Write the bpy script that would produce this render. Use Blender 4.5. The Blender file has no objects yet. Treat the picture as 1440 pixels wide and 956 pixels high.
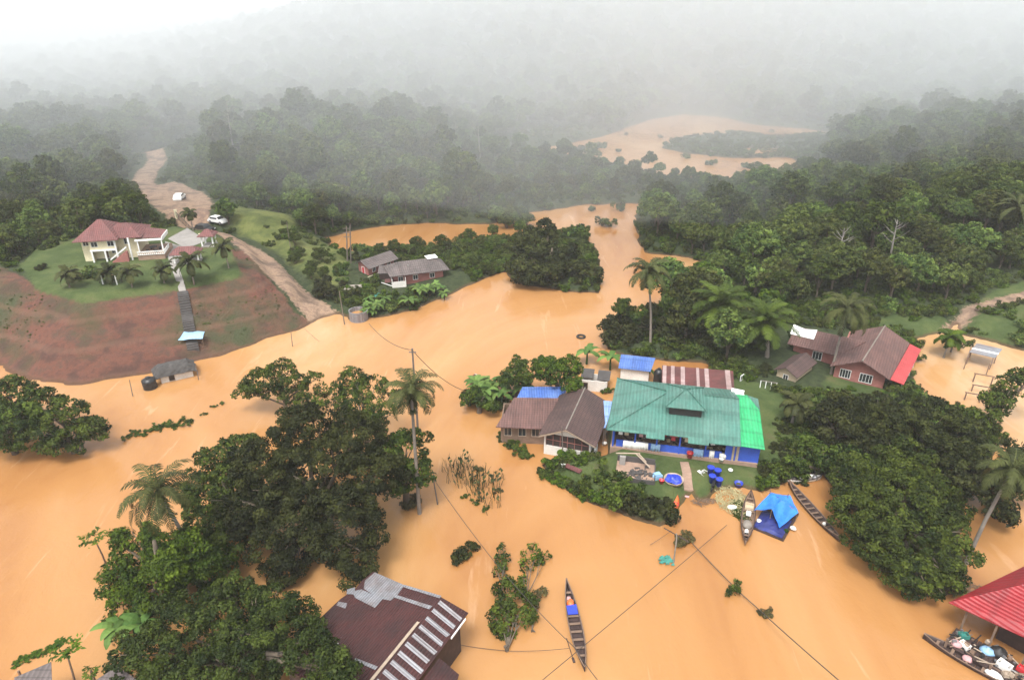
import bpy, math, random
import numpy as np
from mathutils import Vector, Matrix, noise
R = math.radians
scene = bpy.context.scene
col = scene.collection
# ------------------------------------------------------------ camera, sky, sun, exposure
CAM_H = 45.0; PITCH = R(26); FPX = 980.0
cd = bpy.data.cameras.new('camera'); cam = bpy.data.objects.new('camera', cd); col.objects.link(cam)
cam.location = (0, 0, CAM_H); cam.rotation_euler = (R(90) - PITCH, 0, 0)
cd.sensor_width = 36; cd.lens = FPX / 1440 * 36; cd.clip_start = 0.5; cd.clip_end = 6000
scene.camera = cam
SUN_EL, SUN_ROT = R(62), R(200)
w = bpy.data.worlds.new('World'); scene.world = w; w.use_nodes = True
nt = w.node_tree; nt.nodes.clear()
sky = nt.nodes.new('ShaderNodeTexSky'); sky.sky_type = 'NISHITA'; sky.sun_disc = False
sky.sun_elevation = SUN_EL; sky.sun_rotation = SUN_ROT; sky.air_density = 1.0; sky.dust_density = 4.0
hs = nt.nodes.new('ShaderNodeHueSaturation'); hs.inputs['Saturation'].default_value = 0.10
bg = nt.nodes.new('ShaderNodeBackground'); bg.inputs['Strength'].default_value = 0.14
wo = nt.nodes.new('ShaderNodeOutputWorld')
nt.links.new(sky.outputs[0], hs.inputs['Color']); nt.links.new(hs.outputs[0], bg.inputs[0]); nt.links.new(bg.outputs[0], wo.inputs[0])
sd_ = bpy.data.lights.new('sun', 'SUN'); sd_.energy = 1.5; sd_.angle = R(18); sd_.color = (1, .97, .92)
so = bpy.data.objects.new('sun', sd_); col.objects.link(so)
so.rotation_euler = (R(90) - SUN_EL, 0, R(180) - SUN_ROT)
scene.view_settings.view_transform = 'Standard'; scene.view_settings.look = 'None'
scene.view_settings.exposure = 1.08; scene.view_settings.gamma = 1
HAZE_DENSITY = 0.0003
try:
    scene.cycles.volume_bounces = 5; scene.cycles.max_bounces = 6; scene.cycles.diffuse_bounces = 2; scene.cycles.transparent_max_bounces = 6
except Exception: pass

# ------------------------------------------------------------ helpers
def P(px, py, z=0.0):
    """a photo pixel and a height above the flood -> a point in the place"""
    a = (px - 720) / FPX; b = -(py - 478) / FPX
    d = (a, b * math.sin(PITCH) + math.cos(PITCH), b * math.cos(PITCH) - math.sin(PITCH))
    t = (z - CAM_H) / d[2]
    return Vector((d[0] * t, d[1] * t, z))
def depth_of(v): return v.y * math.cos(PITCH) + (CAM_H - v.z) * math.sin(PITCH)
def tag(o, label=None, cat=None, group=None, kind=None):
    if label: o['label'] = label
    if cat: o['category'] = cat
    if group: o['group'] = group
    if kind: o['kind'] = kind
    return o
def empty(name, loc, rz=0, label=None, cat=None, group=None):
    o = bpy.data.objects.new(name, None); o.empty_display_size = .5
    o.location = loc; o.rotation_euler = (0, 0, rz); col.objects.link(o)
    return tag(o, label, cat, group)
def link_mesh(name, me, parent=None):
    o = bpy.data.objects.new(name, me); col.objects.link(o)
    if parent: o.parent = parent
    return o
def copy_tree(o, parent=None):
    c = o.copy(); col.objects.link(c); c.parent = parent
    for ch in list(o.children): copy_tree(ch, c)
    return c
class MB:
    def __init__(s): s.v = []; s.f = []; s.smooth = False
    def add(s, vs, fs):
        n = len(s.v); s.v += [tuple(v) for v in vs]; s.f += [tuple(i + n for i in f) for f in fs]; return s
    def quad(s, a, b, c, d): return s.add([a, b, c, d], [(0, 1, 2, 3)])
    def box(s, x0, x1, y0, y1, z0, z1, m=None):
        vs = [(x, y, z) for z in (z0, z1) for y in (y0, y1) for x in (x0, x1)]
        if m: vs = [m @ Vector(v) for v in vs]
        return s.add(vs, [(0, 2, 3, 1), (4, 5, 7, 6), (0, 1, 5, 4), (2, 6, 7, 3), (0, 4, 6, 2), (1, 3, 7, 5)])
    def slab(s, pts, t):
        """a polygon given in 3-D (top face) thickened downward by t"""
        n = len(pts); pts = [Vector(p) for p in pts]
        vs = pts + [p - Vector((0, 0, t)) for p in pts]
        fs = [tuple(range(n)), tuple(range(2 * n - 1, n - 1, -1))] + [(i, i + n, (i + 1) % n + n, (i + 1) % n) for i in range(n)]
        return s.add(vs, fs)
    def prism(s, poly, z0, z1):
        n = len(poly)
        vs = [(p[0], p[1], z0) for p in poly] + [(p[0], p[1], z1) for p in poly]
        return s.add(vs, [tuple(range(n - 1, -1, -1)), tuple(range(n, 2 * n))] + [(i, (i + 1) % n, (i + 1) % n + n, i + n) for i in range(n)])
    def tube(s, pts, rad, seg=6, cap=True):
        pts = [Vector(p) for p in pts]; rs = rad if isinstance(rad, (list, tuple)) else [rad] * len(pts)
        vs = []; fs = []
        for i, p in enumerate(pts):
            d = (pts[min(i + 1, len(pts) - 1)] - pts[max(i - 1, 0)]).normalized()
            a = d.orthogonal().normalized() if i == 0 else (a - d * a.dot(d)).normalized()
            b = d.cross(a)
            for k in range(seg):
                t = 2 * math.pi * k / seg
                vs.append(p + (a * math.cos(t) + b * math.sin(t)) * rs[i])
        for i in range(len(pts) - 1):
            for k in range(seg):
                k2 = (k + 1) % seg
                fs.append((i * seg + k, i * seg + k2, (i + 1) * seg + k2, (i + 1) * seg + k))
        if cap: fs += [tuple(range(seg - 1, -1, -1)), tuple(range((len(pts) - 1) * seg, len(pts) * seg))]
        return s.add(vs, fs)
    def lathe(s, prof, seg=16, c=(0, 0, 0)):
        n = len(prof); vs = []; fs = []
        for k in range(seg):
            t = 2 * math.pi * k / seg
            vs += [(c[0] + r * math.cos(t), c[1] + r * math.sin(t), c[2] + z) for r, z in prof]
        for k in range(seg):
            k2 = (k + 1) % seg
            fs += [(k * n + i, k2 * n + i, k2 * n + i + 1, k * n + i + 1) for i in range(n - 1)]
        return s.add(vs, fs)
    def build(s, name, mat, parent=None, smooth=False):
        me = bpy.data.meshes.new(name); me.from_pydata(s.v, [], s.f); me.update()
        if mat: me.materials.append(mat)
        if smooth: me.polygons.foreach_set('use_smooth', [True] * len(me.polygons))
        return link_mesh(name, me, parent)

# ------------------------------------------------------------ materials
def newmat(name):
    m = bpy.data.materials.new(name); m.use_nodes = True
    nt = m.node_tree; b = nt.nodes['Principled BSDF']
    return m, nt, b
def ramp(nt, fac, stops):
    r = nt.nodes.new('ShaderNodeValToRGB'); e = r.color_ramp.elements
    e[0].position, e[0].color = stops[0][0], (*stops[0][1], 1); e[1].position, e[1].color = stops[1][0], (*stops[1][1], 1)
    for p, c in stops[2:]:
        k = e.new(p); k.color = (*c, 1)
    nt.links.new(fac, r.inputs[0]); return r.outputs[0]
def noise_tex(nt, scale, detail=4, rough=.6, coord='Object', vec=None, dist=0):
    n = nt.nodes.new('ShaderNodeTexNoise'); n.inputs['Scale'].default_value = scale
    n.inputs['Detail'].default_value = detail; n.inputs['Roughness'].default_value = rough; n.inputs['Distortion'].default_value = dist
    if vec is None:
        tc = nt.nodes.new('ShaderNodeTexCoord'); vec = tc.outputs[coord]
    nt.links.new(vec, n.inputs['Vector']); return n
def math_n(nt, op, a, b=None, c=None, clamp=False):
    m = nt.nodes.new('ShaderNodeMath'); m.operation = op; m.use_clamp = clamp
    for i, v in enumerate((a, b, c)):
        if v is None: continue
        if isinstance(v, (int, float)): m.inputs[i].default_value = v
        else: nt.links.new(v, m.inputs[i])
    return m.outputs[0]
def mix_c(nt, fac, a, b, mode='MIX'):
    m = nt.nodes.new('ShaderNodeMix'); m.data_type = 'RGBA'; m.blend_type = mode
    if isinstance(fac, (int, float)): m.inputs[0].default_value = fac
    else: nt.links.new(fac, m.inputs[0])
    for i, v in ((6, a), (7, b)):
        if isinstance(v, tuple): m.inputs[i].default_value = (*v, 1)
        else: nt.links.new(v, m.inputs[i])
    return m.outputs[2]
def plain(name, c, rough=.7, var=.25, scale=1.2, metallic=0, c2=None, fine=9):
    """worn surface: two scales of noise over a base colour"""
    m, nt, b = newmat(name)
    n1 = noise_tex(nt, scale, 5); n2 = noise_tex(nt, scale * fine, 3)
    lo = tuple(x * (1 - var) for x in c); hi = tuple(min(1, x * (1 + var)) for x in c)
    a = ramp(nt, n1.outputs[0], [(.3, c2 or lo), (.62, c), (.8, hi)])
    f = math_n(nt, 'MULTIPLY_ADD', n2.outputs[0], .6, .7)
    b.inputs['Base Color'].default_value = (*c, 1)
    mm = nt.nodes.new('ShaderNodeVectorMath'); mm.operation = 'SCALE'
    nt.links.new(a, mm.inputs[0]); nt.links.new(f, mm.inputs['Scale']); nt.links.new(mm.outputs[0], b.inputs['Base Color'])
    b.inputs['Roughness'].default_value = rough; b.inputs['Metallic'].default_value = metallic
    return m
def roofmat(name, c, c2, pitch=.35, axis='X', rough=.55, stain=.5, rows=None, amp=.25):
    """profiled sheet or tiles: ridges across one axis, rows of laps, blotchy ageing"""
    m, nt, b = newmat(name)
    tc = nt.nodes.new('ShaderNodeTexCoord'); sep = nt.nodes.new('ShaderNodeSeparateXYZ'); nt.links.new(tc.outputs['Object'], sep.inputs[0])
    u = sep.outputs[0 if axis == 'X' else 1]; v = sep.outputs[1 if axis == 'X' else 0]
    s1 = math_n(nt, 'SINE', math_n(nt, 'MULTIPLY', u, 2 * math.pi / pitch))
    n1 = noise_tex(nt, .45, 6, .65); n2 = noise_tex(nt, 3.0, 4, .7)
    base = mix_c(nt, math_n(nt, 'MULTIPLY', math_n(nt, 'SMOOTH_MIN', math_n(nt, 'MULTIPLY_ADD', n1.outputs[0], 3.2, -1.2), 1.0, .1, True), stain), c, c2)
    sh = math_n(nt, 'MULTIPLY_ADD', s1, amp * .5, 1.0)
    if rows:
        fr = math_n(nt, 'FRACT', math_n(nt, 'DIVIDE', v, rows))
        sh = math_n(nt, 'MULTIPLY', sh, math_n(nt, 'SUBTRACT', 1.0, math_n(nt, 'MULTIPLY', math_n(nt, 'LESS_THAN', fr, .18), amp)))
    wn = nt.nodes.new('ShaderNodeTexWhiteNoise'); wn.noise_dimensions = '2D'; cx = nt.nodes.new('ShaderNodeCombineXYZ')
    nt.links.new(math_n(nt, 'FLOOR', math_n(nt, 'DIVIDE', u, pitch * 2.6)), cx.inputs[0]); nt.links.new(math_n(nt, 'FLOOR', math_n(nt, 'DIVIDE', v, 2.6)), cx.inputs[1]); nt.links.new(cx.outputs[0], wn.inputs['Vector'])
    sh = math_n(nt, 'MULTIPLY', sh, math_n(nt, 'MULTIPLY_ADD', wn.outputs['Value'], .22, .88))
    mp = nt.nodes.new('ShaderNodeMapping'); mp.inputs['Scale'].default_value = (3, .5, 1) if axis == 'X' else (.5, 3, 1); nt.links.new(tc.outputs['Object'], mp.inputs[0])
    n3 = noise_tex(nt, 1.0, 5, .7, vec=mp.outputs[0]); sh = math_n(nt, 'MULTIPLY', sh, math_n(nt, 'MULTIPLY_ADD', n3.outputs[0], .6, .7))
    sh = math_n(nt, 'MULTIPLY', sh, math_n(nt, 'MULTIPLY_ADD', n2.outputs[0], .7, .65))
    mm = nt.nodes.new('ShaderNodeVectorMath'); mm.operation = 'SCALE'
    nt.links.new(base, mm.inputs[0]); nt.links.new(sh, mm.inputs['Scale']); nt.links.new(mm.outputs[0], b.inputs['Base Color'])
    bp = nt.nodes.new('ShaderNodeBump'); bp.inputs['Strength'].default_value = .5; bp.inputs['Distance'].default_value = .05
    nt.links.new(s1, bp.inputs['Height']); nt.links.new(bp.outputs[0], b.inputs['Normal'])
    b.inputs['Roughness'].default_value = rough
    return m
def leafmat(name, dark, light, hue_var=.5, rough=.6):
    m, nt, b = newmat(name)
    at = nt.nodes.new('ShaderNodeAttribute'); at.attribute_name = 'tint'
    oi = nt.nodes.new('ShaderNodeObjectInfo')
    n = noise_tex(nt, .35, 3)
    t = math_n(nt, 'ADD', math_n(nt, 'MULTIPLY', at.outputs['Fac'], .8), math_n(nt, 'MULTIPLY', n.outputs[0], .25))
    cc = ramp(nt, t, [(.05, dark), (.95, light), (.55, tuple((a + b2) / 2 * .9 for a, b2 in zip(dark, light)))])
    hs = nt.nodes.new('ShaderNodeHueSaturation'); nt.links.new(cc, hs.inputs['Color'])
    nt.links.new(math_n(nt, 'MULTIPLY_ADD', oi.outputs['Random'], .05 * hue_var, .5 - .025 * hue_var), hs.inputs['Hue'])
    nt.links.new(math_n(nt, 'MULTIPLY_ADD', oi.outputs['Random'], hue_var, 1 - hue_var * .45), hs.inputs['Value'])
    hs.inputs['Saturation'].default_value = 1.12
    nt.links.new(hs.outputs[0], b.inputs['Base Color']); b.inputs['Roughness'].default_value = rough
    b.inputs['Specular IOR Level'].default_value = .12
    return m
M = {}
M['leaf_dark'] = leafmat('leaf_dark', (.005, .008, .003), (.050, .056, .017), .3)
M['leaf_mid'] = leafmat('leaf_mid', (.007, .016, .005), (.085, .112, .024), .3)
M['leaf_fresh'] = leafmat('leaf_fresh', (.009, .024, .005), (.098, .145, .024), .3)
M['leaf_forest'] = leafmat('leaf_forest', (.010, .022, .008), (.135, .165, .048), 1.0)
M['leaf_deep'] = leafmat('leaf_deep', (.006, .013, .004), (.064, .086, .020), .3)
M['leaf_dry'] = leafmat('leaf_dry', (.035, .032, .015), (.13, .115, .05), .3)
M['leaf_palm'] = leafmat('leaf_palm', (.012, .016, .007), (.075, .082, .030), .3)
M['leaf_banana'] = leafmat('leaf_banana', (.03, .065, .018), (.13, .19, .06), .3)
M['bark'] = plain('bark', (.14, .11, .08), .9, .4, 2)
M['palm_bark'] = plain('palm_bark', (.22, .19, .16), .9, .3, 2)
M['twig'] = plain('twig', (.17, .11, .07), .9, .3, 2)

# ------------------------------------------------------------ shoreline and land
def PW(l): return np.array([(P(*q).x, P(*q).y) for q in l])
FLOOD = PW([(-900, 520), (-100, 508), (0, 515), (40, 533), (90, 541), (140, 536), (200, 527), (280, 508), (350, 487), (410, 466), (440, 455), (475, 438),
    (498, 448), (530, 447), (560, 441), (600, 428), (640, 412), (680, 392), (712, 381), (735, 402), (790, 409), (845, 413), (843, 380), (838, 350), (822, 325),
    (790, 330), (750, 335), (700, 341), (640, 347), (560, 355), (500, 358), (470, 349), (455, 334), (520, 320), (600, 313), (690, 316), (748, 299), (820, 288), (905, 286),
    (893, 304), (898, 335), (905, 357), (960, 360), (990, 368), (985, 395), (960, 420), (915, 440), (880, 452), (860, 465), (852, 490), (875, 500), (930, 505), (1000, 512),
    (1012, 522), (1000, 540), (960, 560), (880, 566), (862, 578), (856, 640), (815, 652), (772, 650), (757, 645), (768, 663), (800, 683), (835, 703), (880, 722), (925, 738),
    (948, 728), (952, 706), (972, 690), (987, 704), (1010, 692), (1035, 684), (1075, 692), (1100, 672), (1160, 660), (1188, 692), (1205, 735), (1242, 805), (1282, 840),
    (1330, 845), (1352, 815), (1345, 745), (1350, 690), (1398, 640), (1392, 600), (1350, 585), (1290, 562), (1277, 530), (1280, 500), (1290, 478), (1335, 462), (1345, 456),
    (1352, 470), (1395, 480), (1440, 492), (1560, 520), (1900, 600), (2300, 1200), (-1000, 1200)])
LAKE = PW([(690, 218), (790, 204), (850, 192), (880, 180), (915, 168), (960, 161), (1020, 165), (1060, 176), (1130, 181), (1180, 188), (1160, 196), (1100, 196), (1040, 190), (985, 192),
    (945, 200), (930, 208), (960, 215), (1030, 223), (1115, 222), (1140, 250), (1060, 258), (1000, 262), (940, 256), (880, 240), (820, 226), (760, 224)])
STRIP = PW([(175, 224), (210, 213), (270, 205), (295, 208), (240, 222), (200, 230)])
def sdf(poly, X, Y):
    """signed distance, positive inside"""
    n = len(poly); d2 = np.full(X.shape, 1e18); ins = np.zeros(X.shape, bool)
    for i in range(n):
        ax, ay = poly[i]; bx, by = poly[(i + 1) % n]
        ex, ey = bx - ax, by - ay; L = ex * ex + ey * ey + 1e-9
        t = np.clip(((X - ax) * ex + (Y - ay) * ey) / L, 0, 1)
        d2 = np.minimum(d2, (X - ax - t * ex) ** 2 + (Y - ay - t * ey) ** 2)
        if abs(ey) > 1e-9:
            c = ((ay > Y) != (by > Y)) & (X < ex * (Y - ay) / ey + ax); ins ^= c
    d = np.sqrt(d2); return np.where(ins, d, -d)
def line_d(pts, X, Y):
    d2 = np.full(X.shape, 1e18)
    for i in range(len(pts) - 1):
        ax, ay = pts[i]; bx, by = pts[i + 1]; ex, ey = bx - ax, by - ay; L = ex * ex + ey * ey + 1e-9
        t = np.clip(((X - ax) * ex + (Y - ay) * ey) / L, 0, 1)
        d2 = np.minimum(d2, (X - ax - t * ex) ** 2 + (Y - ay - t * ey) ** 2)
    return np.sqrt(d2)
PLATEAU = PW([(-20, 372, 7), (30, 372, 7), (50, 350, 7), (105, 330, 7), (200, 322, 7), (250, 318, 7), (300, 325, 7), (322, 345, 7), (338, 380, 7), (230, 402, 7), (110, 417, 7), (50, 402, 7), (-20, 392, 7)])
LAWN = PW([(25, 372, 7), (50, 345, 7), (110, 335, 7), (235, 318, 7), (300, 325, 7), (322, 345, 7), (340, 383, 7), (230, 405, 7), (110, 420, 7), (50, 404, 7)])
SOIL = PW([(-300, 400, 5), (-20, 368, 7), (25, 385, 7), (50, 402, 7), (110, 417, 7), (230, 402, 7), (335, 380, 7), (320, 345, 7), (345, 350, 6), (385, 405, 3.5), (415, 440, 1.5), (452, 452, 0),
    (412, 470, 0), (350, 491, 0), (280, 512, 0), (200, 531, 0), (140, 540, 0), (90, 545, 0), (40, 538, 0), (0, 520, 0), (-300, 512, 0)])
SLOPE = PW([(300, 290, 6), (345, 283, 6), (400, 305, 4), (460, 338, 1.5), (500, 360, .7), (480, 400, .7), (450, 410, 1), (395, 350, 4), (350, 318, 6)])
YARD = PW([(765, 650, 1), (850, 640, 1), (862, 570, 1), (1000, 540, 1), (1040, 535, 1), (1095, 548, 1.5), (1130, 600, 1.5), (1115, 650, 1), (1070, 690, 0), (990, 700, 0), (930, 735, 0), (830, 700, 0)])
FIELD = PW([(1235, 440, 2), (1280, 430, 2), (1345, 440, 2), (1400, 410, 2), (1470, 400, 2), (1480, 490, .5), (1395, 482, 0), (1340, 460, 0), (1290, 480, 0), (1240, 470, 1)])
FIELD2 = PW([(1170, 520, 1), (1250, 545, 1), (1240, 575, 1), (1150, 560, 1)])
ROAD = [tuple(P(*q)[:2]) for q in ((478, 458, 0), (428, 430, .6), (398, 400, 2.5), (372, 370, 4), (345, 343, 5.3), (312, 323, 6.3), (275, 308, 6.5), (240, 292, 6.3), (212, 272, 6), (200, 255, 5.5), (208, 238, 4.5), (222, 226, 3), (215, 216, 1))]
MUD = PW([(215, 290, 6), (205, 262, 6), (245, 255, 5), (285, 270, 5.5), (300, 285, 6), (290, 305, 6.3), (250, 300, 6.3)])
TRACK = [tuple(P(*q)[:2]) for q in ((1325, 480, 0), (1342, 455, 1), (1365, 435, 2), (1405, 420, 2.5), (1460, 408, 3))]
CTRL = [(-20, 330, 4), (60, 300, 4), (0, 250, 4), (120, 250, 4), (60, 200, 3), (150, 200, 3), (-200, 400, 4), (-200, 250, 4),
    (478, 445, .2), (428, 425, 1.2), (398, 400, 2.5), (372, 370, 4), (345, 343, 5.3), (312, 323, 6.3), (275, 308, 6.5), (240, 292, 6.3), (212, 272, 6), (200, 250, 5), (212, 230, 3),
    (400, 330, 4.5), (340, 300, 6), (450, 345, 1.5), (420, 385, 3), (455, 405, 1.2), (480, 425, .6), (520, 400, .5), (560, 400, .5), (620, 395, .8), (520, 365, .7), (680, 370, 1), (750, 370, 1), (820, 380, 1),
    (300, 270, 6), (340, 260, 5), (420, 300, 1.5), (500, 295, .8), (350, 220, 7), (300, 190, 8), (420, 185, 8), (520, 190, 7), (400, 250, 5), (600, 200, 5), (600, 260, 2), (700, 250, 1.2), (700, 180, 3), (850, 270, 1),
    (400, 130, 4), (600, 130, 3), (800, 140, 2), (1000, 130, 2), (1200, 150, 3), (950, 330, 1.5), (1020, 420, 2), (950, 470, 1), (1100, 480, 2), (1200, 380, 3), (1400, 300, 8), (1420, 200, 12), (1250, 220, 6), (1100, 270, 2.5), (1050, 210, .5),
    (1260, 450, 1.5), (1420, 440, 2), (1080, 545, 1.5), (1200, 510, 1.2), (1000, 665, 1.2), (960, 640, 1.3), (880, 690, .9), (1040, 655, 1.2), (1180, 580, 1.6), (1220, 700, 1.2), (1060, 675, .8), (900, 600, 1.3), (1000, 600, 1.3), (1700, 400, 6), (1800, 200, 12)]
CW = np.array([(P(*c).x, P(*c).y, c[2]) for c in CTRL])
def smooth01(t): t = np.clip(t, 0, 1); return t * t * (3 - 2 * t)
def vnoise(X, Y, s, seed=0):
    """value noise, smooth, 0..1"""
    rng = np.random.RandomState(seed); g = rng.rand(256, 256)
    u = X / s + 1000; v = Y / s + 1000; i = np.floor(u).astype(int); j = np.floor(v).astype(int); fu = u - i; fv = v - j
    fu = fu * fu * (3 - 2 * fu); fv = fv * fv * (3 - 2 * fv)
    a = g[i % 256, j % 256]; b = g[(i + 1) % 256, j % 256]; c = g[i % 256, (j + 1) % 256]; d = g[(i + 1) % 256, (j + 1) % 256]
    return (a * (1 - fu) + b * fu) * (1 - fv) + (c * (1 - fu) + d * fu) * fv
def shore(X, Y):
    s = -sdf(FLOOD, X, Y); s = np.minimum(s, -sdf(LAKE, X, Y)); s = np.minimum(s, -sdf(STRIP, X, Y))
    return s + (vnoise(X, Y, 3.1, 5) - .5) * 1.3 + (vnoise(X, Y, 1.2, 6) - .5) * .5
def height(X, Y):
    X = np.asarray(X, float); Y = np.asarray(Y, float); s = shore(X, Y)
    num = np.zeros(X.shape); den = np.zeros(X.shape)
    for cx, cy, cz in CW:
        wgt = 1 / ((X - cx) ** 2 + (Y - cy) ** 2 + 4) ** 1.6; num += wgt * cz; den += wgt
    h = num / den
    far = smooth01((Y - 260) / 120)
    h = h * (1 - far) + 2 * far
    t = X / np.maximum(Y, 1)
    ridge = np.interp(t, [-.8, -.55, -.42, -.3, -.2, 0, .3, .8], [0, 2, 14, 30, 44, 58, 62, 66])
    ramp_ = smooth01((Y - 265 - 30 * (vnoise(X, Y, 90, 9) - .5)) / 230)
    h = h + ramp_ * ridge * (.85 + .3 * vnoise(X, Y, 120, 2))
    h += (vnoise(X, Y, 9, 3) - .5) * .8 + (vnoise(X, Y, 40, 4) - .5) * 3 * smooth01((Y - 120) / 150)
    pd = sdf(PLATEAU, X, Y)
    hp = 7 + np.where(pd < 0, pd * .55, 0)
    hp = np.where(pd < 0, hp + .35 * np.sin(hp * 2.6), hp)
    k = smooth01((pd + 14) / 8)
    h = np.where(pd > -14, h * (1 - k) + np.maximum(hp, .3) * k, h)
    road = line_d(ROAD, X, Y)
    lim = np.where(s > 0, .62 * s + .02, np.maximum(s * .3, -1.5))
    return np.where(s > 0, np.minimum(h, lim), lim)
def ground(x, y): return float(height(np.array([x]), np.array([y]))[0])

ys = [24.0]
while ys[-1] < 1500: ys.append(ys[-1] + .0085 * ys[-1] + .12)
ys = np.array([-200, -100, -40, 0, 12] + ys + [2200, 4000]); nx = 640
u = np.linspace(-1, 1, nx); xs = 70 * np.sinh(3.1 * u); xs[0] = -4000; xs[-1] = 4000
GX, GY = np.meshgrid(xs, ys); GZ = height(GX.ravel(), GY.ravel()).reshape(GX.shape)
def zone(a, f=5.0): return np.clip(a / f + .5, 0, 1)
def grid_mesh(name, GX, GY, GZ):
    ny, nx = GX.shape; me = bpy.data.meshes.new(name)
    co = np.stack([GX, GY, GZ], -1).reshape(-1, 3).astype(np.float32)
    idx = np.arange(nx * ny).reshape(ny, nx)
    q = np.stack([idx[:-1, :-1], idx[:-1, 1:], idx[1:, 1:], idx[1:, :-1]], -1).reshape(-1, 4)
    me.vertices.add(len(co)); me.vertices.foreach_set('co', co.ravel())
    me.loops.add(q.size); me.loops.foreach_set('vertex_index', q.ravel().astype(np.int32))
    me.polygons.add(len(q)); me.polygons.foreach_set('loop_start', np.arange(0, q.size, 4, dtype=np.int32))
    me.polygons.foreach_set('use_smooth', np.ones(len(q), bool)); me.update(calc_edges=True)
    return me
gm = grid_mesh('ground', GX, GY, GZ)
X, Y = GX.ravel(), GY.ravel()
r_ = zone(sdf(SOIL, X, Y)); g_ = zone(np.maximum.reduce([sdf(LAWN, X, Y), sdf(YARD, X, Y), sdf(FIELD, X, Y), sdf(FIELD2, X, Y)]))
b_ = zone(np.maximum.reduce([2.5 - line_d(ROAD, X, Y), sdf(MUD, X, Y), 1.1 - line_d(TRACK, X, Y)]), 4.0)
a_ = zone(sdf(SLOPE, X, Y), 8)
ca = gm.attributes.new('zone', 'FLOAT_COLOR', 'POINT')
ca.data.foreach_set('color', np.stack([r_, g_, b_, a_], -1).astype(np.float32).ravel())
go = link_mesh('ground', gm); tag(go, kind='structure')

m, nt, b = newmat('ground_cover')
geo = nt.nodes.new('ShaderNodeNewGeometry'); pos = geo.outputs['Position']
at = nt.nodes.new('ShaderNodeAttribute'); at.attribute_name = 'zone'
sp = nt.nodes.new('ShaderNodeSeparateColor'); nt.links.new(at.outputs['Color'], sp.inputs[0])
nA = noise_tex(nt, .25, 6, .65, vec=pos); nB = noise_tex(nt, 1.3, 6, .7, vec=pos); nC = noise_tex(nt, .07, 5, .6, vec=pos); nD = noise_tex(nt, 5, 4, .7, vec=pos)
def edge(ch, k=.35, g=9, src=nB):
    v = math_n(nt, 'ADD', ch, math_n(nt, 'MULTIPLY', math_n(nt, 'SUBTRACT', src.outputs[0], .5), k))
    return math_n(nt, 'MULTIPLY_ADD', v, g, -.5 * g + .5, clamp=True)
floor_c = ramp(nt, nB.outputs[0], [(.3, (.018, .03, .014)), (.7, (.06, .075, .03)), (.85, (.09, .10, .04))])
grass_c = ramp(nt, nA.outputs[0], [(.3, (.040, .062, .020)), (.48, (.065, .095, .03)), (.6, (.10, .125, .042)), (.72, (.14, .115, .06))])
grass_c = mix_c(nt, math_n(nt, 'MULTIPLY', nD.outputs[0], .5), grass_c, (.05, .07, .02))
soil_c = ramp(nt, nA.outputs[0], [(.28, (.050, .030, .025)), (.42, (.095, .045, .035)), (.52, (.17, .068, .045)), (.62, (.10, .058, .042)), (.74, (.08, .08, .04))])
soil_c = mix_c(nt, math_n(nt, 'MULTIPLY_ADD', nC.outputs[0], 7, -3.5, clamp=True), soil_c, (.050, .070, .028))
soil_c = mix_c(nt, math_n(nt, 'MULTIPLY', nB.outputs[0], .55), soil_c, (.07, .045, .036))
# worn terrace lines follow the height
sz = nt.nodes.new('ShaderNodeSeparateXYZ'); nt.links.new(pos, sz.inputs[0])
ter = math_n(nt, 'SINE', math_n(nt, 'ADD', math_n(nt, 'MULTIPLY', sz.outputs[2], 2.6), math_n(nt, 'MULTIPLY', nA.outputs[0], 3)))
soil_c = mix_c(nt, math_n(nt, 'MULTIPLY_ADD', ter, .9, -.5, clamp=True), soil_c, (.17, .095, .065))
mud_c = ramp(nt, nA.outputs[0], [(.3, (.10, .075, .06)), (.42, (.21, .14, .10)), (.52, (.40, .27, .18)), (.6, (.24, .15, .11)), (.75, (.13, .115, .10))])
mud_c = mix_c(nt, math_n(nt, 'MULTIPLY', nB.outputs[0], .6), mud_c, (.15, .11, .085))
slope_c = ramp(nt, nA.outputs[0], [(.3, (.045, .06, .02)), (.5, (.10, .12, .035)), (.62, (.15, .165, .05)), (.78, (.11, .085, .045))])
c = mix_c(nt, edge(at.outputs['Alpha'], .6, 4, nA), floor_c, slope_c)
c = mix_c(nt, edge(sp.outputs[0]), c, soil_c)
c = mix_c(nt, edge(sp.outputs[1]), c, grass_c)
c = mix_c(nt, edge(sp.outputs[2], .8), c, mud_c)
# wet silt rim by the water
rim = math_n(nt, 'MULTIPLY_ADD', math_n(nt, 'ADD', sz.outputs[2], math_n(nt, 'MULTIPLY', nB.outputs[0], -.25)), -6.0, 1.0, clamp=True)
c = mix_c(nt, math_n(nt, 'MULTIPLY', rim, .7), c, (.10, .055, .03))
nt.links.new(c, b.inputs['Base Color']); b.inputs['Roughness'].default_value = .9; b.inputs['Specular IOR Level'].default_value = .2
bp = nt.nodes.new('ShaderNodeBump'); bp.inputs['Strength'].default_value = .8; bp.inputs['Distance'].default_value = .5
nt.links.new(nB.outputs[0], bp.inputs['Height']); nt.links.new(bp.outputs[0], b.inputs['Normal'])
gm.materials.append(m)

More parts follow.
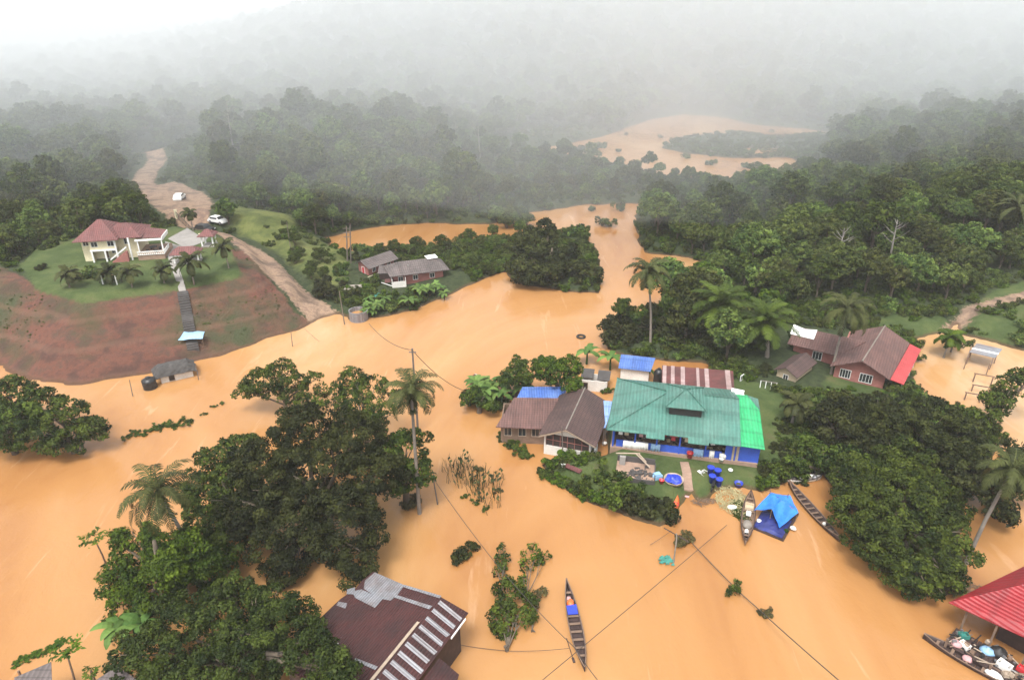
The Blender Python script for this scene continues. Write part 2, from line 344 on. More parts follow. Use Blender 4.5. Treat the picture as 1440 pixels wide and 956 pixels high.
# flood water
m, nt, b = newmat('flood_water')
geo = nt.nodes.new('ShaderNodeNewGeometry'); pos = geo.outputs['Position']
mp = nt.nodes.new('ShaderNodeMapping'); mp.inputs['Scale'].default_value = (1, .45, 1); mp.inputs['Rotation'].default_value = (0, 0, R(-28)); nt.links.new(pos, mp.inputs[0])
mp2 = nt.nodes.new('ShaderNodeMapping'); mp2.inputs['Scale'].default_value = (1, .14, 1); mp2.inputs['Rotation'].default_value = (0, 0, R(-50)); nt.links.new(pos, mp2.inputs[0])
n1 = noise_tex(nt, .022, 5, .6, vec=mp.outputs[0], dist=1.2); n2 = noise_tex(nt, .9, 4, .6, vec=mp.outputs[0]); n3 = noise_tex(nt, .22, 4, .6, vec=mp.outputs[0], dist=1.5)
wc = ramp(nt, n1.outputs[0], [(.3, (.26, .105, .032)), (.43, (.37, .178, .062)), (.57, (.44, .243, .100)), (.70, (.51, .335, .185))])
wc = mix_c(nt, math_n(nt, 'MULTIPLY_ADD', n3.outputs[0], 1.3, -.5, clamp=True), wc, (.40, .198, .070))
st = noise_tex(nt, .5, 5, .6, vec=mp2.outputs[0], dist=.8); wc = mix_c(nt, math_n(nt, 'MULTIPLY_ADD', st.outputs[0], 5.0, -3.1, clamp=True), wc, (.54, .33, .185))
nt.links.new(wc, b.inputs['Base Color']); b.inputs['Roughness'].default_value = .13; b.inputs['IOR'].default_value = 1.42
bp = nt.nodes.new('ShaderNodeBump'); bp.inputs['Strength'].default_value = .35; bp.inputs['Distance'].default_value = .16
n4 = noise_tex(nt, 2.6, 3, .6, vec=pos, dist=.5)
hh = math_n(nt, 'ADD', math_n(nt, 'ADD', n2.outputs[0], math_n(nt, 'MULTIPLY', n4.outputs[0], .35)), math_n(nt, 'MULTIPLY', n3.outputs[0], 2.0))
nt.links.new(hh, bp.inputs['Height']); nt.links.new(bp.outputs[0], b.inputs['Normal'])
M['water'] = m
wb = MB(); wb.quad((-4000, -250, 0), (4000, -250, 0), (4000, 1500, 0), (-4000, 1500, 0)); tag(wb.build('flood_water', m), kind='structure')

# haze
m = bpy.data.materials.new('haze'); m.use_nodes = True; nt = m.node_tree; nt.nodes.clear()
pv = nt.nodes.new('ShaderNodeVolumePrincipled'); pv.inputs['Color'].default_value = (.97, .98, 1, 1); pv.inputs['Density'].default_value = HAZE_DENSITY
mo = nt.nodes.new('ShaderNodeOutputMaterial'); nt.links.new(pv.outputs[0], mo.inputs['Volume'])
hb = MB(); hb.box(-4100, 4100, -300, 4100, -3, 104); tag(hb.build('haze', m), kind='stuff')

# low cloud lying against the hills: its sloping, billowy underside comes down to the ground beyond the forest
cm = bpy.data.materials.new('low_cloud'); cm.use_nodes = True; cn = cm.node_tree; cn.nodes.clear()
pv = cn.nodes.new('ShaderNodeVolumePrincipled'); pv.inputs['Color'].default_value = (.98, .99, 1, 1); pv.inputs['Density'].default_value = .0021
mo = cn.nodes.new('ShaderNodeOutputMaterial'); cn.links.new(pv.outputs[0], mo.inputs['Volume'])
mm_ = cm.copy(); mm_.name = 'mist'; mp_ = [x for x in mm_.node_tree.nodes if x.type == 'PRINCIPLED_VOLUME'][0]; mp_.inputs['Density'].default_value = .0032; mp_.inputs['Color'].default_value = (.93, .97, 1, 1)
prof = [(112, 82), (140, 66), (165, 50), (188, 34), (212, 18), (236, 4), (246, -2.5), (3600, -2.5), (3600, 101), (100, 101), (104, 92)]
cb = MB(); nxx = 90
for i in range(nxx + 1):
    x = -2700 + 5400 * i / nxx
    for j, (y, z) in enumerate(prof):
        k = 0 if j in (7, 8, 9) else 1; q = Vector((x / 55, y / 60, z / 40)); cb.v.append((x, y + k * 38 * noise.noise(q) + k * 16 * noise.noise(q * 2.3) + k * .00006 * x * x, z + (5 * noise.noise(q * 1.7) if 0 < j < 6 else 0)))
n_ = len(prof)
for i in range(nxx):
    for j in range(n_): cb.f.append((i * n_ + j, i * n_ + (j + 1) % n_, (i + 1) * n_ + (j + 1) % n_, (i + 1) * n_ + j))
cb.f += [tuple(range(n_ - 1, -1, -1)), tuple(range(nxx * n_, (nxx + 1) * n_))]
tag(cb.build('low_cloud', cm), kind='stuff')
# thinner mist drifting over the trees in front of the cloud
cb = MB(); prof = [(84, 58), (96, 44), (112, 30), (128, 16), (142, 5), (150, -2.2), (3500, -2.2), (3500, 98), (80, 98), (79, 75)]
for i in range(nxx + 1):
    x = -2600 + 5200 * i / nxx
    for j, (y, z) in enumerate(prof):
        k = 0 if j in (6, 7, 8) else 1; q = Vector((x / 48 + 9, y / 50, z / 40)); cb.v.append((x, y + k * 34 * noise.noise(q) + k * 12 * noise.noise(q * 2.5) + k * .00005 * x * x, z))
n_ = len(prof)
for i in range(nxx):
    for j in range(n_): cb.f.append((i * n_ + j, i * n_ + (j + 1) % n_, (i + 1) * n_ + (j + 1) % n_, (i + 1) * n_ + j))
cb.f += [tuple(range(n_ - 1, -1, -1)), tuple(range(nxx * n_, (nxx + 1) * n_))]
tag(cb.build('mist', mm_), kind='stuff')

# ------------------------------------------------------------ foliage
def leaf_mesh(name, pos, nrm, tint, L, Wd, mat, rng):
    n = len(pos); t = rng.normal(size=(n, 3)); t -= nrm * (t * nrm).sum(1, keepdims=True); t /= np.linalg.norm(t, axis=1, keepdims=True) + 1e-9
    bt = np.cross(nrm, t); L = (L * (.65 + .7 * rng.rand(n)))[:, None]; Wd = L * Wd
    v = np.stack([pos - t * L / 2, pos + bt * Wd / 2 + nrm * L * .08, pos + t * L / 2, pos - bt * Wd / 2 + nrm * L * .08], 1).reshape(-1, 3).astype(np.float32)
    me = bpy.data.meshes.new(name); me.vertices.add(4 * n); me.vertices.foreach_set('co', v.ravel())
    me.loops.add(4 * n); me.loops.foreach_set('vertex_index', np.arange(4 * n, dtype=np.int32))
    me.polygons.add(n); me.polygons.foreach_set('loop_start', np.arange(0, 4 * n, 4, dtype=np.int32)); me.update(calc_edges=True)
    a = me.attributes.new('tint', 'FLOAT', 'FACE'); a.data.foreach_set('value', np.clip(tint, 0, 1).astype(np.float32))
    me.materials.append(mat); return me
def unit(n, rng, up=0.0):
    d = rng.normal(size=(n, 3)); d[:, 2] += up; return d / (np.linalg.norm(d, axis=1, keepdims=True) + 1e-9)
def crown_mesh(name, lobes, mat, seed, leaf=.4, clump=1.1, cover=1.6, wide=.55, sparse=0.0, flat=.75):
    """lobes: (x,y,z,rx,ry,rz) ellipsoids; clumps of leaves sit on them, leaves sit on the clumps"""
    rng = np.random.RandomState(seed); ps = []; ns = []; ts = []
    lb = np.array(lobes, float)
    for (x, y, z, rx, ry, rz) in lobes:
        area = 4 * math.pi * ((rx * ry + rx * rz + ry * rz) / 3)
        nc = max(5, int(area / (clump * clump * 2.0) * (1 - sparse)))
        d = unit(nc, rng, .25); rr = (.5 + .66 * rng.rand(nc) ** .75)[:, None]
        k_ = max(.5, 1 - .42 * clump / rx); cc = np.array([x, y, z]) + d * np.array([rx, ry, rz]) * rr * k_
        inside = np.zeros(nc, bool)
        for o in lb:
            if (o == (x, y, z, rx, ry, rz)).all(): continue
            inside |= ((((cc - o[:3]) / (o[3:] * .7)) ** 2).sum(1) < 1)
        cc = cc[~inside]; d = d[~inside]
        ct = rng.rand(len(cc)) * .8 + .05; cr = clump * (.38 + .85 * rng.rand(len(cc)))
        for c0, d0, t0, r0 in zip(cc, d, ct, cr):
            k = max(6, int(cover * 2 * math.pi * r0 * r0 / (leaf * leaf * wide * .5) * .55))
            e = unit(k, rng, .35) + d0 * .55; e /= np.linalg.norm(e, axis=1, keepdims=True)
            q = c0 + e * r0 * (.55 + .5 * rng.rand(k))[:, None] * np.array([1, 1, flat])
            nn = e + rng.normal(size=(k, 3)) * .62 + np.array([0, 0, .35]); nn /= np.linalg.norm(nn, axis=1, keepdims=True)
            ps.append(q); ns.append(nn); ts.append(t0 + rng.normal(size=k) * .16)
    return leaf_mesh(name, np.concatenate(ps), np.concatenate(ns), np.concatenate(ts), leaf, wide, mat, rng)
def trunk_mesh(name, top, r, seed, lobes=(), mat=None, seg=7):
    rng = random.Random(seed); b = MB(); h = top
    b.tube([(0, 0, -.6), (rng.uniform(-.1, .1), rng.uniform(-.1, .1), h * .35), (rng.uniform(-.3, .3), rng.uniform(-.3, .3), h * .7), (0, 0, h)], [r * 1.25, r, r * .8, r * .45], seg)
    for (x, y, z, rx, ry, rz) in lobes:
        z0 = min(h * .9, max(h * .3, z * .45)); mid = Vector((x * .5, y * .5, (z0 + z) / 2 + .2))
        b.tube([(0, 0, z0), mid, (x * .95, y * .95, z)], [r * .55, r * .35, r * .14], 5)
        for k in range(3):
            e = Vector((x + rng.uniform(-1, 1) * rx * .8, y + rng.uniform(-1, 1) * ry * .8, z + rng.uniform(-.2, .8) * rz))
            b.tube([mid, (mid + e) / 2 + Vector((0, 0, .2)), e], [r * .28, r * .18, r * .06], 4)
    me = bpy.data.meshes.new(name); me.from_pydata(b.v, [], b.f); me.update(); me.materials.append(mat or M['bark'])
    me.polygons.foreach_set('use_smooth', [True] * len(me.polygons)); return me
def rand_lobes(rng, r, h, n, squash=.75, spread=.55):
    out = [(0, 0, h - r * squash * .9, r * .72, r * .72, r * squash * .8)]
    for k in range(n):
        a = 2 * math.pi * k / n + rng.uniform(-.4, .4); q = r * spread * rng.uniform(.8, 1.15); rr = r * rng.uniform(.38, .6)
        out.append((q * math.cos(a), q * math.sin(a), h - r * squash * rng.uniform(.9, 1.5), rr, rr, rr * squash))
    return out
# ------------------------------------------------------------ forest
def proto_tree(k, r, h, n, squash, mat, leaf, clump, name='forest_tree'):
    rng = random.Random(k * 7 + 1); lobes = rand_lobes(rng, r, h, n, squash)
    t = empty(name, (0, 0, 0))
    link_mesh('crown', crown_mesh('crown', lobes, mat, k, leaf, clump, 1.25), t)
    link_mesh('trunk', trunk_mesh('trunk', h * .8, .2, k, lobes[1:4]), t)
    return t
FT = [proto_tree(1, 3.1, 9.0, 6, .85, M['leaf_forest'], .40, .68), proto_tree(2, 2.5, 8.4, 5, 1.25, M['leaf_forest'], .38, .6), proto_tree(3, 3.8, 10.2, 7, .6, M['leaf_forest'], .42, .75),
      proto_tree(4, 2.4, 7.0, 5, .8, M['leaf_forest'], .38, .55), proto_tree(5, 3.1, 11.0, 4, .8, M['leaf_mid'], .44, .7), proto_tree(6, 2.2, 6.4, 5, 1.0, M['leaf_fresh'], .38, .55)]
def in_view(x, y, z, mx=60, my=60):
    dp = y * math.cos(PITCH) + (CAM_H - z) * math.sin(PITCH)
    if dp < 5: return False
    px = 720 + FPX * x / dp; up = (z - CAM_H) * math.cos(PITCH) + y * math.sin(PITCH); py = 478 - FPX * up / dp
    return -mx < px < 1440 + mx and -my * 3 < py < 956 + my
rng = np.random.RandomState(11)
cand = []
y = 60.0
while y < 640:
    sp = 4.0 if y < 330 else 5.0
    x = -.95 * y - 20
    while x < .95 * y + 20:
        cand.append((x + rng.uniform(-.45, .45) * sp, y + rng.uniform(-.45, .45) * sp)); x += sp
    y += sp
C = np.array(cand)
sh = shore(C[:, 0], C[:, 1]); ex = np.maximum.reduce([sdf(PLATEAU, C[:, 0], C[:, 1]) + 2.5, sdf(SOIL, C[:, 0], C[:, 1]) + 1, sdf(SLOPE, C[:, 0], C[:, 1]), sdf(YARD, C[:, 0], C[:, 1]) + 3, sdf(FIELD, C[:, 0], C[:, 1]) + 2,
    5.5 - line_d(ROAD, C[:, 0], C[:, 1]), sdf(MUD, C[:, 0], C[:, 1]) + 2, 3 - line_d(TRACK, C[:, 0], C[:, 1])])
# clearings: the houses on the far bank, the houses to the east, the low island in the far lake, scrub beside the road
CLEAR = [PW([(440, 440, 0), (445, 400, 1), (460, 360, 1), (500, 335, 1), (640, 335, 1), (730, 335, 1), (860, 310, 0), (870, 425, 0), (700, 430, 0), (600, 450, 0)]),
         PW([(1030, 500, 1), (1120, 440, 1.5), (1230, 430, 2), (1320, 470, 1), (1460, 520, 0), (1460, 650, 0), (1400, 900, 0), (1150, 900, 0), (1060, 700, 0)]),
         PW([(690, 212, 0), (760, 190, 0), (925, 190, 0), (985, 185, 0), (1110, 190, 0), (1185, 185, 0), (1150, 235, 0), (1120, 228, 0), (1020, 226, 0), (930, 214, 0), (860, 200, 0), (770, 222, 0)]), PW([(170, 235, 3), (190, 215, 2), (300, 205, 2), (290, 235, 3), (285, 250, 4), (330, 270, 5), (350, 290, 5), (290, 300, 6), (235, 300, 6), (190, 260, 5)]),
         PW([(1330, 430, 2), (1500, 380, 3), (1600, 500, 1), (1350, 480, 0)]), PW([(845, 500, 0), (1010, 505, 0), (1060, 560, 1), (850, 570, 0)])]
for cl in CLEAR: ex = np.maximum(ex, sdf(cl, C[:, 0], C[:, 1]))
C = C[(sh > .8) & (ex < 0)]
HZ = height(C[:, 0], C[:, 1])
pts = [(x, y, z) for (x, y), z in zip(C, HZ) if in_view(x, y, z + 4)]
pts.sort(key=lambda p: p[0] ** 2 + p[1] ** 2)
rr = random.Random(5)
def place(proto, first, x, y, z, s, label, cat, group, sz=None, rz=None):
    o = proto if first else copy_tree(proto)
    o.location = (x, y, z); o.rotation_euler = (0, 0, rr.uniform(0, 6.28) if rz is None else rz); o.scale = (s, s, sz or s)
    return tag(o, label, cat, group)
LOWF = PW([(620, 214, 0), (800, 204, 0), (1180, 235, 0), (1120, 300, 1), (900, 305, 0), (700, 315, 0), (640, 250, 1)])
def size_at(x, y): d = float(sdf(LOWF, np.array([x]), np.array([y]))[0]); return .58 if d > 0 else (.8 if d > -8 else 1)
used = set(); NIND = 285
for i, (x, y, z) in enumerate(pts[:NIND]):
    k = rr.choices(range(6), [5, 3, 3, 3, 2, 2])[0]; s = rr.choice([.5, .6, .7, .75, .85, 1.0]) * rr.uniform(.9, 1.1) * size_at(x, y)
    if i < 6: k = i
    lab = ('tree in the dense green forest right of the flooded river', 'trees of the forest right of the river') if x > 5 else (
        ('tree in the misty forest behind the hilltop house and road', 'trees of the forest behind the hilltop house') if x < -45 - (y - 100) * .28 else ('tree in the forest beyond the narrow side channel', 'trees of the forest beyond the side channel'))
    place(FT[k], k not in used, x, y, z - 1.2 * s, s, lab[0], 'tree', lab[1]); used.add(k)
def scatter(name, pts, protos, weights, s0, s1, seed=1, tilt=.06, big=None):
    rng = np.random.RandomState(seed); n = len(pts)
    me = bpy.data.meshes.new(name); me.vertices.add(n); me.vertices.foreach_set('co', np.array(pts, np.float32).ravel())
    kd = me.attributes.new('kind_of', 'INT', 'POINT'); kd.data.foreach_set('value', rng.choice(len(protos), n, p=np.array(weights) / sum(weights)).astype(np.int32))
    ra = me.attributes.new('rot', 'FLOAT_VECTOR', 'POINT'); ra.data.foreach_set('vector', np.stack([rng.uniform(-tilt, tilt, n), rng.uniform(-tilt, tilt, n), rng.uniform(0, 6.28, n)], -1).astype(np.float32).ravel())
    s = (s0 + (s1 - s0) * rng.rand(n) ** 1.4) * (1 if big is None else big); sa = me.attributes.new('scl', 'FLOAT_VECTOR', 'POINT'); sa.data.foreach_set('vector', np.stack([s, s, s * rng.uniform(.85, 1.2, n)], -1).astype(np.float32).ravel())
    o = link_mesh(name, me); ng = bpy.data.node_groups.new(name, 'GeometryNodeTree')
    ng.interface.new_socket('Geometry', in_out='INPUT', socket_type='NodeSocketGeometry'); ng.interface.new_socket('Geometry', in_out='OUTPUT', socket_type='NodeSocketGeometry')
    gi = ng.nodes.new('NodeGroupInput'); gout = ng.nodes.new('NodeGroupOutput'); jn = ng.nodes.new('GeometryNodeJoinGeometry')
    def attr(nm, tp):
        a = ng.nodes.new('GeometryNodeInputNamedAttribute'); a.data_type = tp; a.inputs[0].default_value = nm; return a.outputs[0]
    kk = attr('kind_of', 'INT'); rt = attr('rot', 'FLOAT_VECTOR'); sc = attr('scl', 'FLOAT_VECTOR')
    e2r = ng.nodes.new('FunctionNodeEulerToRotation'); ng.links.new(rt, e2r.inputs[0])
    for i, pr in enumerate(protos):
        oi = ng.nodes.new('GeometryNodeObjectInfo'); oi.inputs[0].default_value = pr; oi.inputs['As Instance'].default_value = True
        cp = ng.nodes.new('FunctionNodeCompare'); cp.data_type = 'INT'; cp.operation = 'EQUAL'
        ins = [s_ for s_ in cp.inputs if s_.type == 'INT']; ng.links.new(kk, ins[0]); ins[1].default_value = i
        ip = ng.nodes.new('GeometryNodeInstanceOnPoints')
        ng.links.new(gi.outputs[0], ip.inputs['Points']); ng.links.new(cp.outputs[0], ip.inputs['Selection']); ng.links.new(oi.outputs['Geometry'], ip.inputs['Instance'])
        ng.links.new(e2r.outputs[0], ip.inputs['Rotation']); ng.links.new(sc, ip.inputs['Scale']); ng.links.new(ip.outputs[0], jn.inputs[0])
    ng.links.new(jn.outputs[0], gout.inputs[0]); md = o.modifiers.new('scatter', 'NODES'); md.node_group = ng
    return tag(o, kind='stuff')
crowns = [[c for c in t.children if c.name.startswith('crown')][0] for t in FT]
scatter('distant_forest', [(p[0], p[1], p[2] - .9) for p in pts[NIND:]], crowns, [5, 3, 3, 3, 2, 2], .5, 1.15, 3, big=np.where(sdf(LOWF, np.array([p[0] for p in pts[NIND:]]), np.array([p[1] for p in pts[NIND:]])) > 0, .58, 1.0))
def bare_tree(px, py, Y, h, label, seed):
    rng = random.Random(seed); q = Q0(px, py, Y); t = empty('bare_tree', (q.x, q.y, ground(q.x, q.y)), seed, label, 'tree', None)
    b = MB(); top = Vector((rng.uniform(-.6, .6), rng.uniform(-.5, .5), h)); b.tube([(0, 0, -.3), top * .5 + Vector((.15, 0, 0)), top], [.22, .15, .04], 6); b.build('trunk', M['pale_bark'], t, True)
    b = MB()
    for k in range(9):
        f = rng.uniform(.5, .97); o = top * f; a = k * 2.4; L = (1.15 - f) * h * .42 + .4; e = o + Vector((math.cos(a) * L, math.sin(a) * L, L * rng.uniform(.4, 1))); m_ = (o + e) / 2 + Vector((0, 0, -.12)); b.tube([o, m_, e], [.07, .045, .015], 4)
        b.tube([m_, m_ + Vector((math.cos(a + .8) * L * .4, math.sin(a + .8) * L * .4, L * .4))], [.03, .01], 3)
    b.build('branches', M['pale_bark'], t)
def Q0(px, py, Y):
    a = (px - 720) / FPX; b = -(py - 478) / FPX; d = (a, b * math.sin(PITCH) + math.cos(PITCH), b * math.cos(PITCH) - math.sin(PITCH)); t = Y / d[1]
    return Vector((d[0] * t, Y, CAM_H + d[2] * t))
M['pale_bark'] = plain('pale_bark', (.22, .20, .18), .85, .2, 2)
for k, (px, py, Y, h, lab) in enumerate(((1170, 392, 112, 8, 'pale forked dead tree standing out of the forest above the pink brick house'), (1243, 400, 114, 9, 'tall pale leaning bare trunk right of the forked dead tree'), (676, 240, 205, 12, 'bare dead tree rising from the misty forest beyond the side channel'),
    (330, 220, 190, 15, 'bare pale tree in the misty forest above the dirt road'))): bare_tree(px, py, Y, h, lab, k)
print('FOREST', len(pts))
# ------------------------------------------------------------ building materials
M['tile_brown'] = roofmat('tile_brown', (.145, .075, .064), (.082, .048, .043), .30, 'X', .7, .8, .42, .3)
M['tile_dark'] = roofmat('tile_dark', (.088, .050, .044), (.048, .031, .029), .30, 'Y', .7, .9, .42, .3)
M['tile_grey'] = roofmat('tile_grey', (.13, .105, .10), (.075, .065, .062), .35, 'X', .8, .9, .5, .3)
M['tile_red'] = roofmat('tile_red', (.165, .055, .050), (.11, .055, .052), .35, 'X', .6, .7, .4, .3)
M['sheet_green'] = roofmat('sheet_green', (.060, .172, .138), (.10, .185, .155), .38, 'X', .45, .7, 3.3, .16)
M['sheet_green_dark'] = roofmat('sheet_green_dark', (.035, .12, .09), (.05, .13, .10), .38, 'X', .45, .7, 3.3, .2)
M['sheet_lime'] = roofmat('sheet_lime', (.02, .34, .12), (.06, .38, .17), .36, 'X', .4, .7, 2.1, .2)
M['sheet_blue'] = roofmat('sheet_blue', (.055, .12, .36), (.15, .24, .48), .3, 'X', .45, .7, 1.8, .2)
M['sheet_pale_blue'] = roofmat('sheet_pale_blue', (.20, .32, .58), (.30, .42, .62), .3, 'X', .45, .6, 1.8, .2)
M['sheet_rust'] = roofmat('sheet_rust', (.12, .036, .034), (.06, .025, .023), .28, 'Y', .75, .9, None, .25)
M['sheet_rust_deep'] = roofmat('sheet_rust_deep', (.055, .013, .012), (.024, .010, .010), .22, 'Y', .7, .9, None, .4)
M['sheet_pink_old'] = roofmat('sheet_pink_old', (.36, .26, .25), (.24, .16, .15), .25, 'Y', .6, .9, None, .3)
M['sheet_zinc'] = roofmat('sheet_zinc', (.22, .23, .25), (.15, .11, .10), .22, 'Y', .45, .8, None, .35)
M['sheet_strip'] = roofmat('sheet_strip', (.27, .27, .29), (.19, .16, .16), .22, 'X', .5, .8, None, .3)
M['sheet_red'] = roofmat('sheet_red', (.26, .010, .015), (.17, .018, .020), .35, 'Y', .5, .6, 2.4, .15)
M['sheet_coral'] = roofmat('sheet_coral', (.45, .045, .05), (.38, .07, .065), .3, 'Y', .5, .6, None, .2)
M['cream'] = plain('cream', (.74, .66, .45), .8, .12, .8)
M['white_wall'] = plain('white_wall', (.70, .67, .62), .8, .15, .8)
M['white'] = plain('white', (.80, .80, .78), .6, .06, 1.5)
M['blue_wall'] = plain('blue_wall', (.035, .10, .50), .6, .2, 1)
M['blue_plastic'] = plain('blue_plastic', (.03, .06, .50), .4, .15, 3)
M['blue_tarp'] = plain('blue_tarp', (.03, .20, .72), .45, .3, 1.2)
M['blue_tarp_dark'] = plain('blue_tarp_dark', (.02, .03, .17), .5, .4, 2)
M['sky_tarp'] = plain('sky_tarp', (.28, .48, .70), .5, .2, 2)
M['brick_pink'] = plain('brick_pink', (.33, .13, .11), .85, .2, 2)
M['wood'] = plain('wood', (.20, .13, .09), .85, .35, 2)
M['wood_pale'] = plain('wood_pale', (.42, .33, .25), .85, .25, 2)
M['wood_dark'] = plain('wood_dark', (.055, .032, .028), .7, .45, 2)
M['plank_grey'] = plain('plank_grey', (.24, .21, .18), .85, .3, 2)
M['thatch'] = plain('thatch', (.07, .065, .062), .95, .4, 2)
M['dark'] = plain('dark', (.025, .022, .022), .6, .3, 2)
M['interior_shade'] = plain('interior_shade', (.06, .04, .035), .8, .4, 1.5)  # near-black brown: the shade of the inside is put into the colour
M['concrete'] = plain('concrete', (.29, .27, .25), .9, .2, .8)
M['concrete_dark'] = plain('concrete_dark', (.075, .068, .065), .9, .3, 1)
M['concrete_warm'] = plain('concrete_warm', (.33, .22, .16), .9, .3, 1)
M['metal_grey'] = plain('metal_grey', (.30, .30, .31), .4, .2, 2, .5)
M['black_plastic'] = plain('black_plastic', (.02, .02, .022), .4, .3, 3)
M['glass'] = plain('glass', (.035, .04, .045), .12, .2, 2)
M['red_plastic'] = plain('red_plastic', (.60, .04, .05), .4, .15, 3)
M['orange_plastic'] = plain('orange_plastic', (.75, .16, .04), .45, .15, 3)
M['teal_net'] = plain('teal_net', (.04, .22, .18), .7, .3, 4)
M['cloth_white'] = plain('cloth_white', (.80, .78, .74), .9, .08, 3)
M['cloth_blue'] = plain('cloth_blue', (.32, .50, .72), .9, .2, 4)
M['cloth_pink'] = plain('cloth_pink', (.60, .33, .33), .9, .2, 4)
M['cloth_red'] = plain('cloth_red', (.50, .05, .06), .9, .2, 4)
M['cloth_tan'] = plain('cloth_tan', (.55, .44, .30), .9, .2, 4)
M['rubber'] = plain('rubber', (.02, .02, .02), .8, .3, 3)
M['cable'] = plain('cable', (.05, .04, .035), .7, .2, 3)
M['pole'] = plain('pole', (.16, .13, .11), .85, .3, 2)
M['hay'] = plain('hay', (.40, .35, .18), .95, .4, 2)

def Vl(*a): return [Vector(p) for p in a]
def hip(mb, x0, x1, y0, y1, ze, zr, il, ir, t=.1):
    """hip roof along x; il / ir = how far the ridge stops short of each end (0 = gable)"""
    ym = (y0 + y1) / 2
    a, b, c, d = Vl((x0, y0, ze), (x1, y0, ze), (x1, y1, ze), (x0, y1, ze)); e, f = Vl((x0 + il, ym, zr), (x1 - ir, ym, zr))
    if il == 0: e.x = x0
    mb.slab([a, b, f, e], t); mb.slab([c, d, e, f], t)
    if il > 0: mb.slab([d, a, e], t)
    if ir > 0: mb.slab([b, c, f], t)
def ridge_cap(p, q, mat, parent, r=.09): return MB().tube([p, q], r, 5).build('ridge_cap', mat, parent)
def window(parent, x, z, w_, h_, y, frame='white', pane='glass', bars=1, m=None, name='window'):
    """opening in a wall that faces -y; m turns it to another wall"""
    T = m or Matrix.Identity(4); b = MB(); e = .06
    b.box(x - w_ / 2, x - w_ / 2 + e, y - .05, y + .03, z, z + h_, T); b.box(x + w_ / 2 - e, x + w_ / 2, y - .05, y + .03, z, z + h_, T)
    b.box(x - w_ / 2 + e, x + w_ / 2 - e, y - .05, y + .03, z, z + e, T); b.box(x - w_ / 2 + e, x + w_ / 2 - e, y - .05, y + .03, z + h_ - e, z + h_, T)
    for k in range(bars):
        xx = x - w_ / 2 + w_ * (k + 1) / (bars + 1); b.box(xx - .02, xx + .02, y - .045, y + .02, z + e, z + h_ - e, T)
    f = b.build(name, M[frame], parent)
    MB().box(x - w_ / 2 + e, x + w_ / 2 - e, y - .02, y + .01, z + e, z + h_ - e, T).build('pane' if name == 'window' else 'door_leaf', M[pane], f)
    return f
def walls(mb, x0, x1, y0, y1, z0, z1, t=.15, skip=()):
    if 'f' not in skip: mb.box(x0, x1, y0, y0 + t, z0, z1)
    if 'b' not in skip: mb.box(x0, x1, y1 - t, y1, z0, z1)
    if 'l' not in skip: mb.box(x0, x0 + t, y0 + t, y1 - t, z0, z1)
    if 'r' not in skip: mb.box(x1 - t, x1, y0 + t, y1 - t, z0, z1)
def gable_tri(mb, x0, x1, y, z0, z1, t=.15, xm=None):
    xm = (x0 + x1) / 2 if xm is None else xm
    mb.add([(x0, y, z0), (x1, y, z0), (xm, y, z1), (x0, y + t, z0), (x1, y + t, z0), (xm, y + t, z1)], [(0, 1, 2), (5, 4, 3), (0, 3, 4, 1), (1, 4, 5, 2), (2, 5, 3, 0)])
ROT_L = Matrix.Rotation(R(-90), 4, 'Z')   # -y facing part turned to face -x

# ------------------------------------------------------------ green community house (z base = .9, local z is above that)
g = empty('green_roof_house', (10.3, 62.8, .9), R(-12), 'long house with a sea green metal roof, roof turret and blue verandah', 'house')
b = MB(); b.box(.3, 15.7, .45, 10.6, -.5, .35); b.build('floor', M['concrete_warm'], g)
b = MB(); walls(b, .5, 13.5, 3.2, 10.3, .35, 3.0, .18); b.box(.5, .68, 1.0, 3.2, .35, 3.0); b.build('wall', M['blue_wall'], g)
b = MB(); b.box(.9, 12.0, .75, .9, .35, 1.15); b.build('parapet', M['blue_wall'], g)
b = MB(); b.box(.7, 13.2, 2.9, 3.17, .36, 2.95); b.build('shaded_back_wall', M['interior_shade'], g)  # dark panel before the blue wall; verandah shade painted as its colour
for x in (.55, 2.9, 5.2, 7.6, 10.3):
    MB().box(x - .08, x + .08, .62, .78, .35, 3.0).build('post', M['blue_wall'], g)
for x in (2.0, 4.6, 8.9, 11.4): window(g, x, 1.2, 1.2, 1.2, 2.87, 'white', 'dark', 2)
b = MB(); b.box(12.3, 13.0, .62, .78, .35, 3.0); b.box(13.25, 13.4, .62, 2.5, .35, 3.0); b.build('front_wall', M['blue_wall'], g)
MB().box(13.02, 13.22, .55, .9, .35, 3.0).build('door_frame', M['wood_pale'], g)
def zf(y): return 3.1 + (4.95 - 3.1) * y / 5.7     # front slope
b = MB()
b.slab([(-.2, -.3, 3.0), (6.1, 5.7, 4.95), (0.1, 11.2, 3.0)], .08)
front = [(-.2, -.3, 3.0), (4.0, -.3, 3.0), (4.0, -.75, 2.86), (6.0, -.75, 2.86), (6.0, -.3, 3.0), (8.2, -.3, 3.0), (8.2, -.8, 2.84), (10.4, -.8, 2.84), (10.4, -.3, 3.0), (13.6, -.3, 3.0), (13.6, 5.7, 4.95), (6.1, 5.7, 4.95)]
